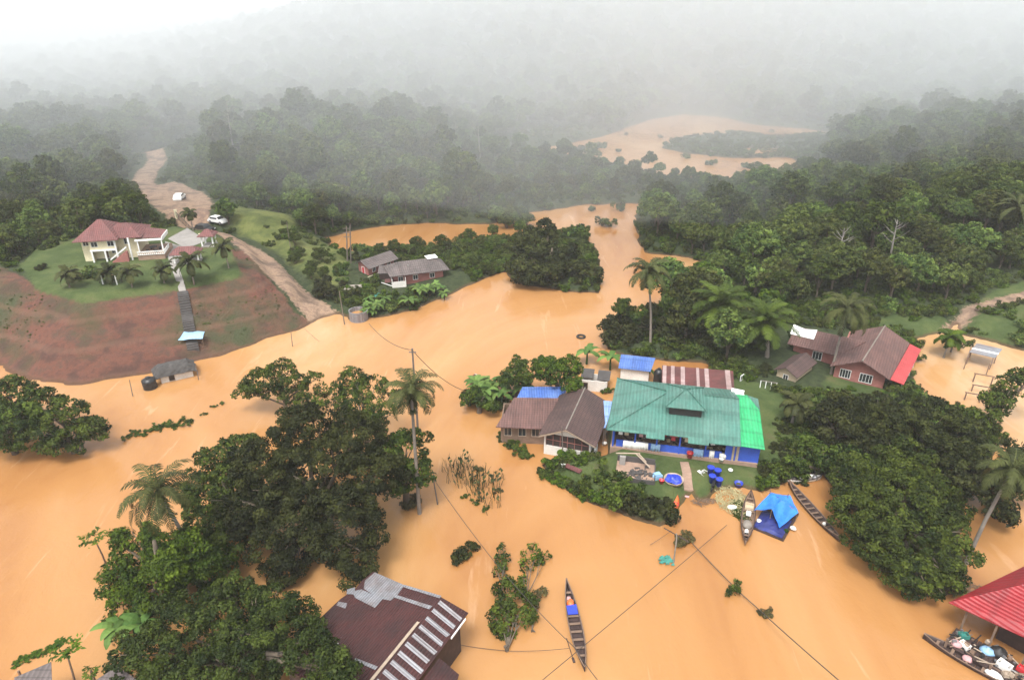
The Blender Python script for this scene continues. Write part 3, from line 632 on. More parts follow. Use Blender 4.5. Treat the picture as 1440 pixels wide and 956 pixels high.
for x0, x1, y0 in ((-.2, 4.0, -.1), (4.0, 5.9, -.75), (5.9, 8.3, -.1), (8.3, 10.4, -.8), (10.4, 13.6, -.5)):
    z0 = 3.0 + (y0 + .3) * .325
    xa = x0 if x0 > 0 else -.2
    if x0 < 0: b.slab([(-.2, -.3, 3.0), (4.0, -.3, 3.0), (4.0, 3.7, 4.3)], .08)
    else:
        yb0 = min(5.7, (x0 + .2) * .952 - .3); yb1 = min(5.7, (x1 + .2) * .952 - .3)
        zz = lambda y: 3.0 + (y + .3) * .325
        ps = [(x0, y0, zz(y0)), (x1, y0, zz(y0)), (x1, yb1, zz(yb1))]
        if x0 < 6.1 < x1: ps.append((6.1, 5.7, zz(5.7)))
        ps.append((x0, yb0, zz(yb0))); b.slab(ps, .08)
b.slab([(13.6, 5.7, 4.95), (13.6, 11.2, 3.0), (.1, 11.2, 3.0), (6.1, 5.7, 4.95)], .08)
rf = b.build('roof', M['sheet_green'], g)
for p_, q_ in (((-.2, -.3, 3.04), (6.1, 5.7, 5.0)), ((.1, 11.2, 3.04), (6.1, 5.7, 5.0)), ((6.1, 5.7, 5.0), (13.6, 5.7, 5.0))): ridge_cap(p_, q_, M['sheet_green_dark'], rf, .07)
b = MB(); b.box(6.2, 9.6, 2.6, 2.75, 4.0, 5.05); b.box(6.2, 9.6, 6.5, 6.65, 4.0, 5.1); b.box(6.2, 6.35, 2.75, 6.5, 4.0, 5.1); b.box(9.45, 9.6, 2.75, 6.5, 4.0, 5.1)
tu = b.build('roof_turret', M['dark'], g)
b = MB(); a1, a2, a3, a4, ap = Vl((5.8, 2.1, 5.15), (9.9, 2.1, 5.15), (9.9, 7.1, 5.15), (5.8, 7.1, 5.15), (7.85, 4.6, 6.15))
for p_, q_ in ((a1, a2), (a2, a3), (a3, a4), (a4, a1)): b.slab([p_, q_, ap], .07)
b.build('turret_roof', M['sheet_green'], tu)
b = MB()
for p_ in (a1, a2, a3, a4): b.tube([p_ + Vector((0, 0, .05)), ap + Vector((0, 0, .05))], .06, 5)
b.build('turret_ridge', M['sheet_green_dark'], tu)
# lime annex
b = MB(); walls(b, 13.7, 15.75, .7, 8.6, -.3, 2.75, .15); b.build('annex_wall', M['blue_wall'], g)
b = MB(); b.box(13.42, 13.69, .62, .8, .3, 2.7); b.build('annex_post', M['wood_pale'], g)
b = MB(); b.slab([(13.5, -.25, 2.85), (16.0, -.25, 2.75), (16.1, 6.6, 3.3), (14.9, 8.9, 3.75), (13.62, 8.9, 3.75)], .06); b.build('annex_roof', M['sheet_lime'], g)
b = MB(); b.slab([(16.15, 6.65, 3.27), (16.2, 9.3, 3.2), (14.95, 9.0, 3.7)], .06); b.build('annex_hip', M['sheet_green'], g)
def local(o, x, y, z): return Matrix.LocRotScale(o.location, o.rotation_euler, None) @ Vector((x, y, z))
t = empty('water_heater', local(g, 13.9, 9.6, 2.9), R(-25), 'white solar water heater tank with a dark panel behind the lime annex', 'water heater')
MB().tube([(-.7, .2, .75), (.7, .2, .75)], .26, 10).build('tank', M['white'], t)
MB().slab([(-.8, -1.2, .25), (.8, -1.2, .25), (.8, 0, .62), (-.8, 0, .62)], .08).build('panel', M['white'], t)
b = MB(); b.box(-.6, -.5, -1.0, .2, -2.9, .2); b.box(.5, .6, -1.0, .2, -2.9, .2); b.build('stand', M['metal_grey'], t)
# washing and things on the verandah
def cloth(name, w_, h_, mat, loc, rz, seed, label, cat, group=None, over=.25):
    rng = random.Random(seed); n = 10; vs = []; fs = []; rows = 5
    prof = [(over, -h_ * .35), (over * .6, -.03), (0, 0), (-.05, -h_ * .4), (-.07, -h_)]
    for j, (yy, zz) in enumerate(prof):
        for i in range(n + 1):
            x = -w_ / 2 + w_ * i / n; k = j / 4
            vs.append((x + rng.uniform(-.02, .02), yy - .06 * math.sin(i * 1.9 + seed) * k, zz + rng.uniform(-.03, .03) * (j in (0, 4)) * 2))
    for j in range(rows - 1):
        for i in range(n): fs.append((j * (n + 1) + i, j * (n + 1) + i + 1, (j + 1) * (n + 1) + i + 1, (j + 1) * (n + 1) + i))
    b = MB().add(vs, fs); o = b.build(name, M[mat], None, True); o.location = loc; o.rotation_euler = (0, 0, rz)
    md = o.modifiers.new('thick', 'SOLIDIFY'); md.thickness = .02
    return tag(o, label, cat, group)
RZG = R(-12)
def on_rail(x, z=1.18, y=.66): return local(g, x, y, z)
cloth('bed_sheet', 1.9, .95, 'cloth_white', on_rail(2.6), RZG, 1, 'large white sheet draped over the left end of the blue verandah parapet', 'sheet')
cloth('bed_sheet', .9, .8, 'cloth_white', on_rail(3.9), RZG, 8, 'small rumpled white sheet just right of the large one on the blue parapet', 'sheet')
cloth('towel', 1.0, .8, 'cloth_blue', on_rail(5.1), RZG, 2, 'pale blue cloth hung over the middle of the blue verandah parapet', 'cloth')
cloth('towel', 1.05, .9, 'cloth_blue', on_rail(9.6), RZG, 3, 'pale blue cloth hung right of the red bucket on the verandah', 'cloth')
cloth('towel', .5, .9, 'cloth_white', on_rail(11.0), RZG, 4, 'narrow white cloth hanging near the right end of the blue parapet', 'cloth')
cloth('towel', .7, .6, 'cloth_white', on_rail(12.15, 1.0), RZG, 5, 'small square white cloth beside the blue front wall panel', 'cloth')
b = MB(); b.tube([local(g, .6, .95, 2.55), local(g, 5.2, .98, 2.42), local(g, 10.3, .95, 2.55)], .015, 4); tag(b.build('clothes_line', M['cable']), 'thin clothes line strung between the blue verandah posts', 'clothes line')
def shirt(x, mat, label, z=2.47, y=.96):
    b = MB(); s = .02
    out = [(-.16, 0), (-.42, -.18), (-.34, -.32), (-.2, -.2), (-.22, -.72), (.22, -.72), (.2, -.2), (.34, -.32), (.42, -.18), (.16, 0)]
    n = len(out); b.add([(p[0], -s, p[1]) for p in out] + [(p[0] * 1.02, s + .03 * abs(p[0]), p[1]) for p in out],
        [tuple(range(n)), tuple(range(2 * n - 1, n - 1, -1))] + [(i, i + n, (i + 1) % n + n, (i + 1) % n) for i in range(n)])
    o = b.build('hanging_shirt', M[mat]); o.location = local(g, x, y, z); o.rotation_euler = (0, 0, RZG); tag(o, label, 'shirt', 'washing hung in the verandah')
shirt(1.3, 'cloth_white', 'white shirt hanging nearest the left corner post of the verandah'); shirt(1.95, 'cloth_tan', 'tan shirt hanging above the left end of the blue parapet')
shirt(3.5, 'cloth_pink', 'pink shirt hanging right of the second blue post, over the white sheet'); shirt(4.2, 'cloth_pink', 'pink shirt hanging second right of the second blue post')
shirt(5.75, 'cloth_red', 'red shirt hanging just left of the verandah middle'); shirt(6.9, 'cloth_red', 'dark red shirt hanging right of the pale blue cloth, by the middle post')
shirt(8.3, 'cloth_tan', 'tan shirt hanging right of the middle blue post'); shirt(9.1, 'cloth_white', 'cream shirt hanging left of the pale cloth and fourth post'); shirt(11.0, 'cloth_white', 'white shirt hanging alone in the last verandah bay', 2.5)
def bucket(loc, mat, label, cat='bucket', r=.28, h=.5, name='bucket', group=None, lid=None):
    t = empty(name, loc, 0, label, cat, group)
    MB().lathe([(0, 0), (r * .8, 0), (r, h), (r + .03, h), (r + .03, h - .04), (r * .97, h - .04), (r * .78, .04), (0, .04)], 14).build('body', M[mat], t, True)
    if lid: MB().lathe([(r + .05, h), (r + .05, h + .05), (0, h + .08)], 14).build('lid', M[lid], t)
    else: MB().tube([(r * math.cos(a), 0, h + r * .7 * math.sin(a)) for a in [math.pi * k / 8 for k in range(9)]], .015, 4).build('handle', M['metal_grey'], t)
    return t
bucket(local(g, 8.75, .3, .35), 'red_plastic', 'round red bucket standing against the blue parapet', r=.34, h=.6)
bucket(local(g, 12.0, .2, .35), 'cloth_white', 'white bucket standing below the square white cloth', r=.22, h=.35)
# blue drums on the lawn
for k, (x, y, lab) in enumerate(((999, 662, 'blue lidded drum at the back left of the four on the lawn'), (1009, 664, 'blue lidded drum at the back right of the four on the lawn'), (1002, 669, 'blue lidded drum at the front left of the four on the lawn'), (1012, 671, 'blue lidded drum at the front right of the four on the lawn'))):
    p = P(x, y, 1.3); bucket((p.x, p.y, ground(p.x, p.y)), 'blue_plastic', lab, 'drum', .33, .8, 'water_drum', 'four blue drums on the lawn', 'blue_plastic')
def on_ground(px, py, z=1.0):
    p = P(px, py, z)
    for _ in range(3): p = P(px, py, max(0, ground(p.x, p.y)))
    return Vector((p.x, p.y, max(0.02, ground(p.x, p.y))))
p = on_ground(1027, 662); o = MB().lathe([(0, 0), (.22, .02), (.26, .14), (.2, .2), (0, .22)], 12).build('basin', M['cloth_white'], None, True); o.location = p; tag(o, 'small cream basin lying upside down on the lawn right of the blue drums', 'basin')
p = on_ground(992, 668); t = empty('plastic_chair', p, R(40), 'white plastic chair tipped over on the lawn left of the blue drums', 'chair'); t.rotation_euler = (R(-80), R(8), R(40)); t.location.z += .15
MB().box(-.22, .22, -.22, .22, .4, .44).build('seat', M['white'], t); MB().box(-.2, .2, .2, .24, .46, .88).build('backrest', M['white'], t)
for sx in (-1, 1):
    for sy in (-1, 1): MB().tube([(sx * .19, sy * .19, .4), (sx * .23, sy * .24, 0)], .022, 5).build('leg', M['white'], t)
# paddling pool / tub with blue sheet
p = on_ground(947, 677); t = empty('blue_tub', p, 0, 'wide round tub piled with blue cloth beside the garden path', 'tub')
MB().lathe([(0, 0), (.85, 0), (.98, .38), (1.02, .38), (1.0, .3), (.88, .06), (0, .05)], 18).build('body', M['wood_pale'], t, True)
rng = random.Random(4); b = MB(); b.lathe([(0, .62), (.3, .62), (.5, .5), (.75, .46), (.9, .3)], 14); b.v = [(x + rng.uniform(-.09, .09), y + rng.uniform(-.09, .09), z + rng.uniform(-.1, .1)) for x, y, z in b.v]; b.build('blue_cloth', M['blue_plastic'], t)
p = on_ground(923, 672); b = MB(); b.box(-.5, .5, -.35, .35, 0, .45); b.box(-.3, .35, -.3, .2, .45, .62); o = b.build('crate', M['sky_tarp']); o.location = p; o.rotation_euler = (0, 0, R(20)); tag(o, 'pale blue crate of things on the grass by the ruined shed', 'crate')
bucket(on_ground(930, 679), 'red_plastic', 'small red bucket next to the pale blue crate', r=.25, h=.42)
bucket(on_ground(1038, 684, .3), 'blue_plastic', 'blue basin standing at the muddy bank above the moored boat', 'basin', .42, .45, 'basin')
# ruined shed platform
p = P(865, 671, 1.2); th = R(-12)
t = empty('ruined_shed', (p.x, p.y, .9), th, 'roofless ruined shed with a rubble strewn concrete floor in front of the verandah', 'ruin')
MB().box(0, 3.9, 0, 2.9, 0, .35).build('floor', M['concrete_warm'], t)
b = MB(); b.box(0, 3.9, -.12, -.003, 0, .5); b.box(3.903, 4.0, -.1, 2.9, 0, .6); b.box(0, 3.9, 2.903, 3.05, 0, 1.0); b.build('low_wall', M['concrete_dark'], t)
MB().box(.25, .85, 2.2, 2.5, .35, 1.35).build('concrete_block', M['concrete'], t)
for q in (((-.2, 2.9, 1.25), (2.3, 3.1, 1.45)), ((1.9, 3.0, 1.4), (3.4, 1.6, .9)), ((2.1, 3.1, 1.42), (3.0, 2.4, .95))): MB().tube(q, .07, 5).build('fallen_beam', M['wood_pale'], t)
rng = random.Random(9)
rb = MB()
for k in range(60):
    x, y = rng.gauss(2.3, .7), rng.gauss(1.0, .6); x = min(3.7, max(.2, x)); y = min(2.6, max(.2, y)); s = rng.uniform(.05, .2)
    rb.box(x - s, x + s, y - s * .6, y + s * .6, .35, .35 + s * rng.uniform(.5, 1.4), Matrix.Translation((x, y, 0)) @ Matrix.Rotation(rng.uniform(0, 3), 4, 'Z') @ Matrix.Translation((-x, -y, 0)))
tag(rb.build('rubble', M['concrete_dark'], t), kind='stuff')
# garden path
a = [on_ground(956, 650), on_ground(968, 650), on_ground(975, 690, .1), on_ground(962, 690, .1)]
b = MB(); N = 12
for k in range(N):
    f0, f1 = k / N, (k + .96) / N; A0 = a[0].lerp(a[3], f0); B0 = a[1].lerp(a[2], f0); A1 = a[0].lerp(a[3], f1); B1 = a[1].lerp(a[2], f1)
    for q in (A0, B0, A1, B1): q.z = ground(q.x, q.y) + .09
    b.slab([A1, B1, B0, A0], .3)
tag(b.build('garden_path', M['concrete_warm']), kind='structure')

# ------------------------------------------------------------ brown gabled house with white front
h = empty('gabled_house', (3.5, 63.7, 0), R(-18), 'house with a dark brown gabled roof and a white wall under a barred window', 'house')
b = MB(); b.box(0, 5.2, 0, .15, -.5, 1.15); b.box(0, .2, 0, .153, 1.15, 2.75); b.box(5.0, 5.2, 0, .153, 1.15, 2.75); b.box(0, .15, .153, 7.8, -.5, 2.75); b.box(5.05, 5.2, .153, 7.8, -.5, 2.75); b.box(.15, 5.05, 7.65, 7.8, -.5, 2.75)
gable_tri(b, -.05, 5.25, .002, 2.75, 4.1); b.build('wall', M['white_wall'], h)
f = MB()
for k in range(7): f.box(.2 + k * .8 - .03, .2 + k * .8 + .03, .03, .1, 1.15, 2.75)
f.box(.2, 5.0, .035, .095, 1.9, 1.96); fr = f.build('barred_window', M['brick_pink'], h)
MB().box(.22, 4.98, .2, .24, 1.15, 2.75).build('pane', M['interior_shade'], fr)
b = MB(); b.box(5.55, 5.7, .2, .35, -.5, 2.5); b.box(5.55, 5.7, 1.2, 1.35, -.5, 2.5); b.build('side_post', M['white'], h)
b = MB(); b.slab([(-.45, -.7, 2.75), (2.6, -.9, 4.25), (2.6, 8.3, 4.25), (-.45, 8.3, 2.75)], .1); b.slab([(2.6, -.9, 4.25), (5.9, -.7, 2.6), (5.9, 8.3, 2.6), (2.6, 8.3, 4.25)], .1)
r_o = b.build('roof', M['tile_dark'], h); ridge_cap((2.6, -.9, 4.28), (2.6, 8.3, 4.28), M['plank_grey'], r_o, .08)
b = MB(); b.slab([(-.4, -.75, 2.72), (2.6, -.95, 4.2), (5.85, -.75, 2.6), (5.85, -.7, 2.4), (2.6, -.9, 4.0), (-.4, -.7, 2.52)], .05); b.build('bargeboard', M['wood_pale'], h)
# brown low west house
h = empty('brown_low_house', (-1.7, 65.1, 0), R(-3.5), 'low house with a flat pitched reddish brown tiled roof left of the gabled house', 'house')
b = MB(); walls(b, .4, 5.6, .7, 5.2, -.5, 2.5); b.build('wall', M['wood'], h)
for x in (1.2, 2.8, 4.3): window(h, x, 1.0, .9, 1.1, .69, 'wood_pale', 'glass', 1)
b = MB(); b.slab([(-.1, 0, 2.55), (5.0, -.1, 2.55), (6.9, 5.9, 3.0), (1.6, 5.7, 3.0)], .08); b.build('roof', M['tile_brown'], h)
h = empty('blue_roof_shed', (.4, 70.6, 0), R(1), 'long shed under faded blue sheet roof behind the brown low house', 'shed')
b = MB(); walls(b, .4, 5.2, .3, 2.0, -.5, 2.4, .1); b.build('wall', M['wood_dark'], h)
b = MB(); b.slab([(-.1, -.1, 2.5), (5.6, -.1, 2.5), (6.3, 2.3, 3.15), (.9, 2.3, 3.15)], .05); b.build('roof', M['sheet_blue'], h)
h = empty('lean_to_roof', (9.2, 65.2, 0), R(-9), 'narrow lean-to with a pale blue sheet roof between the brown and green houses', 'lean-to')
b = MB(); b.slab([(-.1, 0, 2.5), (1.15, 0, 2.5), (1.9, 4.8, 3.1), (.7, 4.8, 3.1)], .05); b.build('roof', M['sheet_pale_blue'], h)
for q in ((.1, .2), (1.0, .2), (1.0, 4.4), (1.7, 4.4)): MB().box(q[0] - .05, q[0] + .05, q[1] - .05, q[1] + .05, -.5, 2.45 + q[1] * .12).build('post', M['wood'], h)
h = empty('white_wash_house', (8.9, 77.6, 0), R(-12), 'small white walled outhouse with an open dark sheet roof standing in water', 'outhouse')
b = MB(); walls(b, 0, 3.2, 0, 1.9, -.4, 1.5, .12); b.build('wall', M['white_wall'], h)
window(h, .5, .1, .6, 1.1, -.003, 'wood', 'dark', 0, name='door')
b = MB(); b.slab([(-.2, .3, 1.75), (1.4, .3, 1.75), (1.4, 2.3, 2.0), (-.2, 2.3, 2.0)], .05); b.slab([(1.9, .1, 1.7), (3.5, .1, 1.7), (3.5, 2.3, 1.95), (1.9, 2.3, 1.95)], .05); b.build('roof', M['concrete_dark'], h)
h = empty('blue_roof_hut', (13.8, 79.6, 0), R(-14), 'small hut with bright blue sheet roof standing in water behind the green house', 'hut')
b = MB(); walls(b, .3, 3.9, .3, 2.4, -.5, 2.1, .1); b.build('wall', M['white_wall'], h)
b = MB(); b.slab([(0, -.1, 2.2), (4.1, -.1, 2.2), (4.5, 2.8, 2.75), (0, 2.8, 2.75)], .05); b.build('roof', M['sheet_blue'], h)
h = empty('rusty_roof_shed', (18.4, 74.3, .2), R(-9.6), 'long shed with a rusty maroon roof striped with pale sheets behind the green house', 'shed')
b = MB(); walls(b, .3, 8.2, .4, 3.4, -.6, 2.5, .12); b.build('wall', M['wood_dark'], h)
b = MB(); b.slab([(-.1, -.2, 2.65), (8.5, -.2, 2.65), (8.7, 3.7, 3.2), (0, 3.7, 3.2)], .05); rr_ = b.build('roof', M['sheet_rust'], h)
b = MB()
for x0, x1 in ((.0, .45), (1.0, 1.45), (2.2, 2.7), (4.1, 4.45), (5.1, 5.6), (7.6, 8.2)): b.slab([(x0, -.24, 2.66), (x1, -.24, 2.66), (x1 + .1, 3.72, 3.22), (x0 + .1, 3.72, 3.22)], .02)
b.v = [(x, y, z + .025) for x, y, z in b.v]; b.build('pale_sheets', M['sheet_pink_old'], rr_)
def water_tank(loc, r, hh, label, tilt=0):
    t = empty('water_tank', loc, 0, label, 'water tank'); t.rotation_euler = (R(tilt), 0, 0)
    MB().lathe([(0, 0), (r, 0), (r, hh * .3), (r * .96, hh * .33), (r, hh * .36), (r, hh * .62), (r * .96, hh * .65), (r, hh * .68), (r, hh * .85), (r * .45, hh), (0, hh)], 18).build('body', M['black_plastic'], t, True)
    MB().lathe([(r * .35, hh * .98), (r * .35, hh * 1.06), (0, hh * 1.08)], 12).build('lid', M['black_plastic'], t)
p = P(925, 538, .1); water_tank((p.x, p.y, -.2), .62, 2.3, 'tall black water tank beside the rusty striped shed')
p = P(212, 545, 0); water_tank((p.x, p.y, -.4), .85, 1.9, 'squat black water tank standing in the flood by the bank shed', 4)
h = empty('drifting_roof_panel', (-5.9, 79.6, .1), R(-59), 'maroon roof panel stranded in the water at the tip of the banana clump', 'roof panel')
MB().slab([(0, -.1, .35), (2.9, -.2, .35), (3.1, 1.2, .9), (.1, 1.1, .9)], .07).build('sheet', M['sheet_rust'], h)
MB().slab([(0, 1.1, .94), (3.1, 1.2, .94), (3.2, 1.45, .9), (.1, 1.35, .9)], .07).build('edge_board', M['wood_pale'], h)
for q in ((.2, .1), (2.7, .1)): MB().box(q[0], q[0] + .1, q[1], q[1] + .1, -.8, .3).build('post', M['wood'], h)

# ------------------------------------------------------------ east houses
h = empty('pink_brick_house', (40.8, 78.1, .5), R(-31.6), 'large house with a brown roof, pink brick gable and coral red verandah roof', 'house')
b = MB(); b.box(.2, 6.0, .6, .8, -.2, 2.8); gable_tri(b, -.1, 6.2, .602, 2.8, 4.3, .2); b.box(5.8, 6.0, .8, 12, -.2, 2.8); b.box(.2, .4, .8, 12, -.2, 2.8); b.box(-5.6, .2, 4.2, 4.4, -.2, 2.8); b.box(-5.6, -5.4, 4.4, 9, -.2, 2.8); b.build('wall', M['brick_pink'], h)
b = MB(); b.box(2.6, 6.02, .48, .597, -.2, .6); b.build('plinth', M['white_wall'], h)
window(h, 1.5, 1.2, 1.3, 1.2, .58, 'white', 'glass', 3); window(h, 3.9, 1.2, 1.5, 1.2, .58, 'white', 'glass', 3); window(h, -2.5, 1.1, 1.2, 1.2, 4.18, 'white', 'glass', 2)
b = MB(); b.slab([(-.4, -.2, 2.7), (3.1, -.5, 4.5), (4.3, 12.4, 4.5), (.6, 12.4, 2.8)], .1); b.slab([(3.1, -.5, 4.5), (6.5, -.2, 2.75), (7.7, 12.4, 2.75), (4.3, 12.4, 4.5)], .1)
r_o = b.build('roof', M['tile_brown'], h); ridge_cap((3.1, -.5, 4.55), (4.3, 12.4, 4.55), M['plank_grey'], r_o, .09)
b = MB(); b.slab([(-6.4, 3.5, 2.8), (.0, 3.2, 2.8), (2.7, 6.7, 4.08), (-6.2, 6.8, 4.08)], .1); b.slab([(-6.2, 6.8, 4.08), (2.7, 6.7, 4.08), (.7, 9.6, 2.9), (-6.0, 9.6, 2.9)], .1); b.build('wing_roof', M['tile_brown'], h)
b = MB(); b.slab([(-6.5, 5.2, 3.56), (-3.4, 5.1, 3.52), (-3.4, 6.9, 4.2), (-4.9, 6.5, 4.1), (-6.5, 7.0, 4.24)], .05); b.build('white_roof_sheet', M['white'], h)
b = MB(); b.slab([(6.55, 0, 2.7), (8.1, .6, 2.15), (9.2, 12.5, 2.15), (7.75, 12.3, 2.7)], .06); b.build('verandah_roof', M['sheet_coral'], h)
for y in (.9, 4.6, 8.3, 12): MB().box(7.8 + y * .08, 7.92 + y * .08, y - .06, y + .06, -.5, 2.1).build('verandah_post', M['white'], h)
h = empty('timber_hut', (33.3, 77.9, .6), R(-45), 'small pale timber hut with a brown roof left of the pink brick house', 'hut')
b = MB(); walls(b, .1, 2.6, .8, 5.6, -.2, 2.1, .1); gable_tri(b, 0, 2.7, .79, 2.1, 2.85, .1); b.build('wall', M['cloth_tan'], h)
window(h, 1.3, .9, .7, .8, .785, 'white', 'dark', 1); window(h, -3.2, .9, .8, .8, 2.59, 'white', 'dark', 1, Matrix.Rotation(R(90), 4, 'Z'))
b = MB(); b.slab([(-.2, .2, 2.05), (1.35, .1, 2.95), (1.35, 6.1, 2.95), (-.2, 6.1, 2.05)], .07); b.slab([(1.35, .1, 2.95), (2.95, .2, 2.05), (2.95, 6.1, 2.05), (1.35, 6.1, 2.95)], .07); b.build('roof', M['tile_dark'], h)
t = empty('white_bench', on_ground(1068, 545), R(-20), 'row of white posts with a rail on the grass left of the timber hut', 'rail')
for k in range(4): MB().box(k * .62, k * .62 + .09, 0, .09, 0, 1.0).build('post', M['white'], t)
MB().box(-.05, 2.0, .02, .07, .95, 1.05).build('rail', M['plank_grey'], t)
# flooded yard shelter
h = empty('field_shelter', (62.4, 84.9, 0), R(-36.9), 'flooded open shelter with a grey sheet roof and white roof band', 'shelter')
for q in ((.1, -2.0, 1.7), (2.7, -2.2, 1.7), (.3, 2.4, 1.95), (3.2, 2.4, 1.95), (.2, 0, 1.8), (2.9, 0, 1.8)): MB().box(q[0] - .06, q[0] + .06, q[1] - .06, q[1] + .06, -1, q[2]).build('post', M['wood'], h)
b = MB(); b.box(.04, .16, -2.1, 2.5, 1.7, 1.82); b.box(2.8, 2.92, -2.3, 2.5, 1.7, 1.82); b.build('beam', M['wood'], h)
b = MB(); b.slab([(.1, -.3, 1.9), (3.1, -.2, 1.9), (3.6, 2.9, 2.15), (.6, 2.9, 2.15)], .05); b.build('roof', M['sheet_zinc'], h)
b = MB(); b.slab([(.25, .85, 2.03), (3.3, .95, 2.03), (3.36, 1.3, 2.06), (.32, 1.2, 2.06)], .04); b.build('roof_band', M['white'], h)
for px, py, w_, hh, lab in ((1376, 537, 2.0, 1.2, 'brown door frame standing in the pond nearest the field shelter'), (1374, 550, 1.9, .9, 'low brown goal frame standing in the pond, middle of three'), (1364, 562, 1.6, 1.0, 'dark post frame nearest the trees in the pond')):
    p = P(px - 8, py, 0); t = empty('post_frame', (p.x, p.y, 0), R(-25), lab, 'frame', 'post frames in the pond')
    for x in (0, w_): MB().box(x - .07, x + .07, -.07, .07, -1, hh).build('post', M['wood'], t)
    MB().box(-.15, w_ + .15, -.06, .06, hh, hh + .12).build('beam', M['wood'], t)

# ------------------------------------------------------------ foreground rusty roof
h = empty('rusty_sheet_roof_house', (-9.1, 31.5, 0), R(62.2), 'large flooded building with a deep rust roof striped by grey sheets', 'building')
b = MB(); walls(b, -1.0, 7.9, -1.7, 7.0, -1, 2.9, .15); b.build('wall', M['wood_dark'], h)
ZR, ZE = 4.7, 3.5
def rz_(y): return ZR - y * (ZR - ZE) / 7.6 if y >= 0 else ZR + y * 1.0 / 2.1
def lp(x, y, dz=0): return (x, y, rz_(y) + dz)
_c, _s = math.cos(R(62.2)), math.sin(R(62.2))
def rp(zx, zy, dz=0):
    """a spot on the long roof slope"""
    z = 4.2
    for _ in range(6):
        q = P(430 + zx / 5.76, 790 + zy / 5.76, z); dx, dy = q.x + 9.1, q.y - 31.5; x, y = _c * dx + _s * dy, -_s * dx + _c * dy; z = rz_(y)
    return (x, y, z + dz)
b = MB(); b.slab([lp(-2.2, 0), lp(8.05, 0), lp(8.1, 3.8), lp(8.6, 6.9), lp(7.4, 7.1), lp(6.6, 7.0), lp(5.2, 7.4), lp(2.0, 7.6), lp(-1.4, 7.6)], .06)
b.slab([lp(-2.2, -2.1), lp(8.5, -2.1), lp(8.05, 0), lp(-2.2, 0)], .06); rfh = b.build('roof', M['sheet_rust_deep'], h)
for k in range(11):
    x = 7.45 - k * .84; b = MB(); b.slab([lp(x, -2.0 + .05 * (k % 3), .03), lp(x + .36, -2.0 + .05 * (k % 2), .03), lp(x + .34, -.12, .03), lp(x - .02, -.12, .03)], .02); b.build('grey_strip', M['sheet_strip'], rfh)
b = MB(); b.slab([lp(-2.3, .02, .09), lp(5.3, .02, .09), lp(5.3, .26, .07), lp(-2.3, .26, .07)], .05); b.build('ridge_board', M['wood_pale'], rfh)
for k, poly in enumerate(([(560, 85), (800, 188), (745, 262), (690, 312), (630, 302), (560, 275), (470, 215), (480, 150)], [(375, 240), (450, 222), (622, 300), (560, 372), (400, 290)], [(265, 322), (335, 335), (322, 378), (248, 352)], [(335, 225), (400, 205), (395, 262), (330, 262)], [(40, 550), (270, 660), (195, 735), (95, 640)], [(705, 285), (730, 268), (1025, 360), (1000, 385)], [(385, 800), (405, 780), (585, 850), (562, 876)], [(800, 188), (1100, 278), (1085, 297), (792, 207)])):
    b = MB(); b.slab([rp(zx, zy, .03 + .006 * k) for zx, zy in poly][::-1], .02); b.build('zinc_sheet', M['sheet_zinc' if k != 4 else 'sheet_strip'], rfh)
b = MB(); b.slab([(2.4, -4.4, 2.75), (4.2, -3.9, 2.85), (4.4, -2.15, 3.3), (1.2, -2.15, 3.3)], .06); b.build('porch_roof', M['sheet_rust_deep'], h)
b = MB(); b.box(6.0, 8.0, -2.2, -2.12, 3.5, 3.64); b.build('eaves_board', M['white'], h)
for pts_, lab in (([(20, 952), (72, 930), (74, 990), (20, 990)], 'dark sheet roof corner at the bottom left beside a papaya'), ([(120, 965), (165, 936), (200, 960), (200, 1000), (120, 1000)], 'dark sheet roof showing beneath the large bottom left tree')):
    b = MB(); b.slab([P(x, y, 3.2 - .012 * (y - 930)) for x, y in pts_][::-1], .06); o = empty('dark_roof_shed', P(pts_[0][0] + 30, 975, 0), 0, lab, 'shed')
    b.v = [tuple(Vector(v) - o.location) for v in b.v]; b.build('roof', M['tile_grey'], o)
    for dx in (-.5, .6): MB().box(dx - .06, dx + .06, -.06, .06, -1, 2.4).build('post', M['wood'], o)

# ------------------------------------------------------------ bottom right: red roof and jetty
h = empty('red_roof_house', (33.9, 39.7, 0), R(-49.8), 'house with a scarlet sheet roof at the right edge above a cluttered jetty', 'house')
b = MB(); walls(b, 3.2, 14, 2.6, 8.6, -1, 2.5, .15); b.build('wall', M['wood_dark'], h)
b = MB(); b.slab([(0, 0, 3.0), (5.0, .9, 2.85), (14, 1.5, 2.85), (14, 5.2, 4.2), (3.4, 5.2, 4.2)], .06)
b.slab([(3.4, 5.2, 4.2), (14, 5.2, 4.2), (14, 10.5, 2.8), (2.6, 9.5, 2.9)], .06); b.slab([(0, 0, 3.0), (3.4, 5.2, 4.2), (2.6, 9.5, 2.9)], .06); b.build('roof', M['sheet_red'], h)
for x in (1.2, 3.2, 5.4, 7.6, 9.8): MB().box(x - .07, x + .07, .7, .84, -1, 2.8).build('post', M['wood'], h)
t = empty('jetty', (32.6, 38.6, 0), R(-50), 'dark plank jetty heaped with household goods along the red roofed house', 'jetty')
b = MB()
for k in range(36): b.box(.9 + k * .27, .9 + k * .27 + .24, .2 + .02 * (k % 3), 2.5, .42, .48)
b.box(.9, 10.6, .3, .45, .1, .415); b.box(.9, 10.6, 2.0, 2.15, .1, .415); b.build('deck', M['wood_dark'], t)
for x in (1.0, 4.0, 7.0, 10.2): MB().box(x - .08, x + .08, .15, .3, -1, 1.0).build('post', M['wood'], t)
def jloc(x, y, z): return Matrix.LocRotScale(t.location, t.rotation_euler, None) @ Vector((x, y, z))
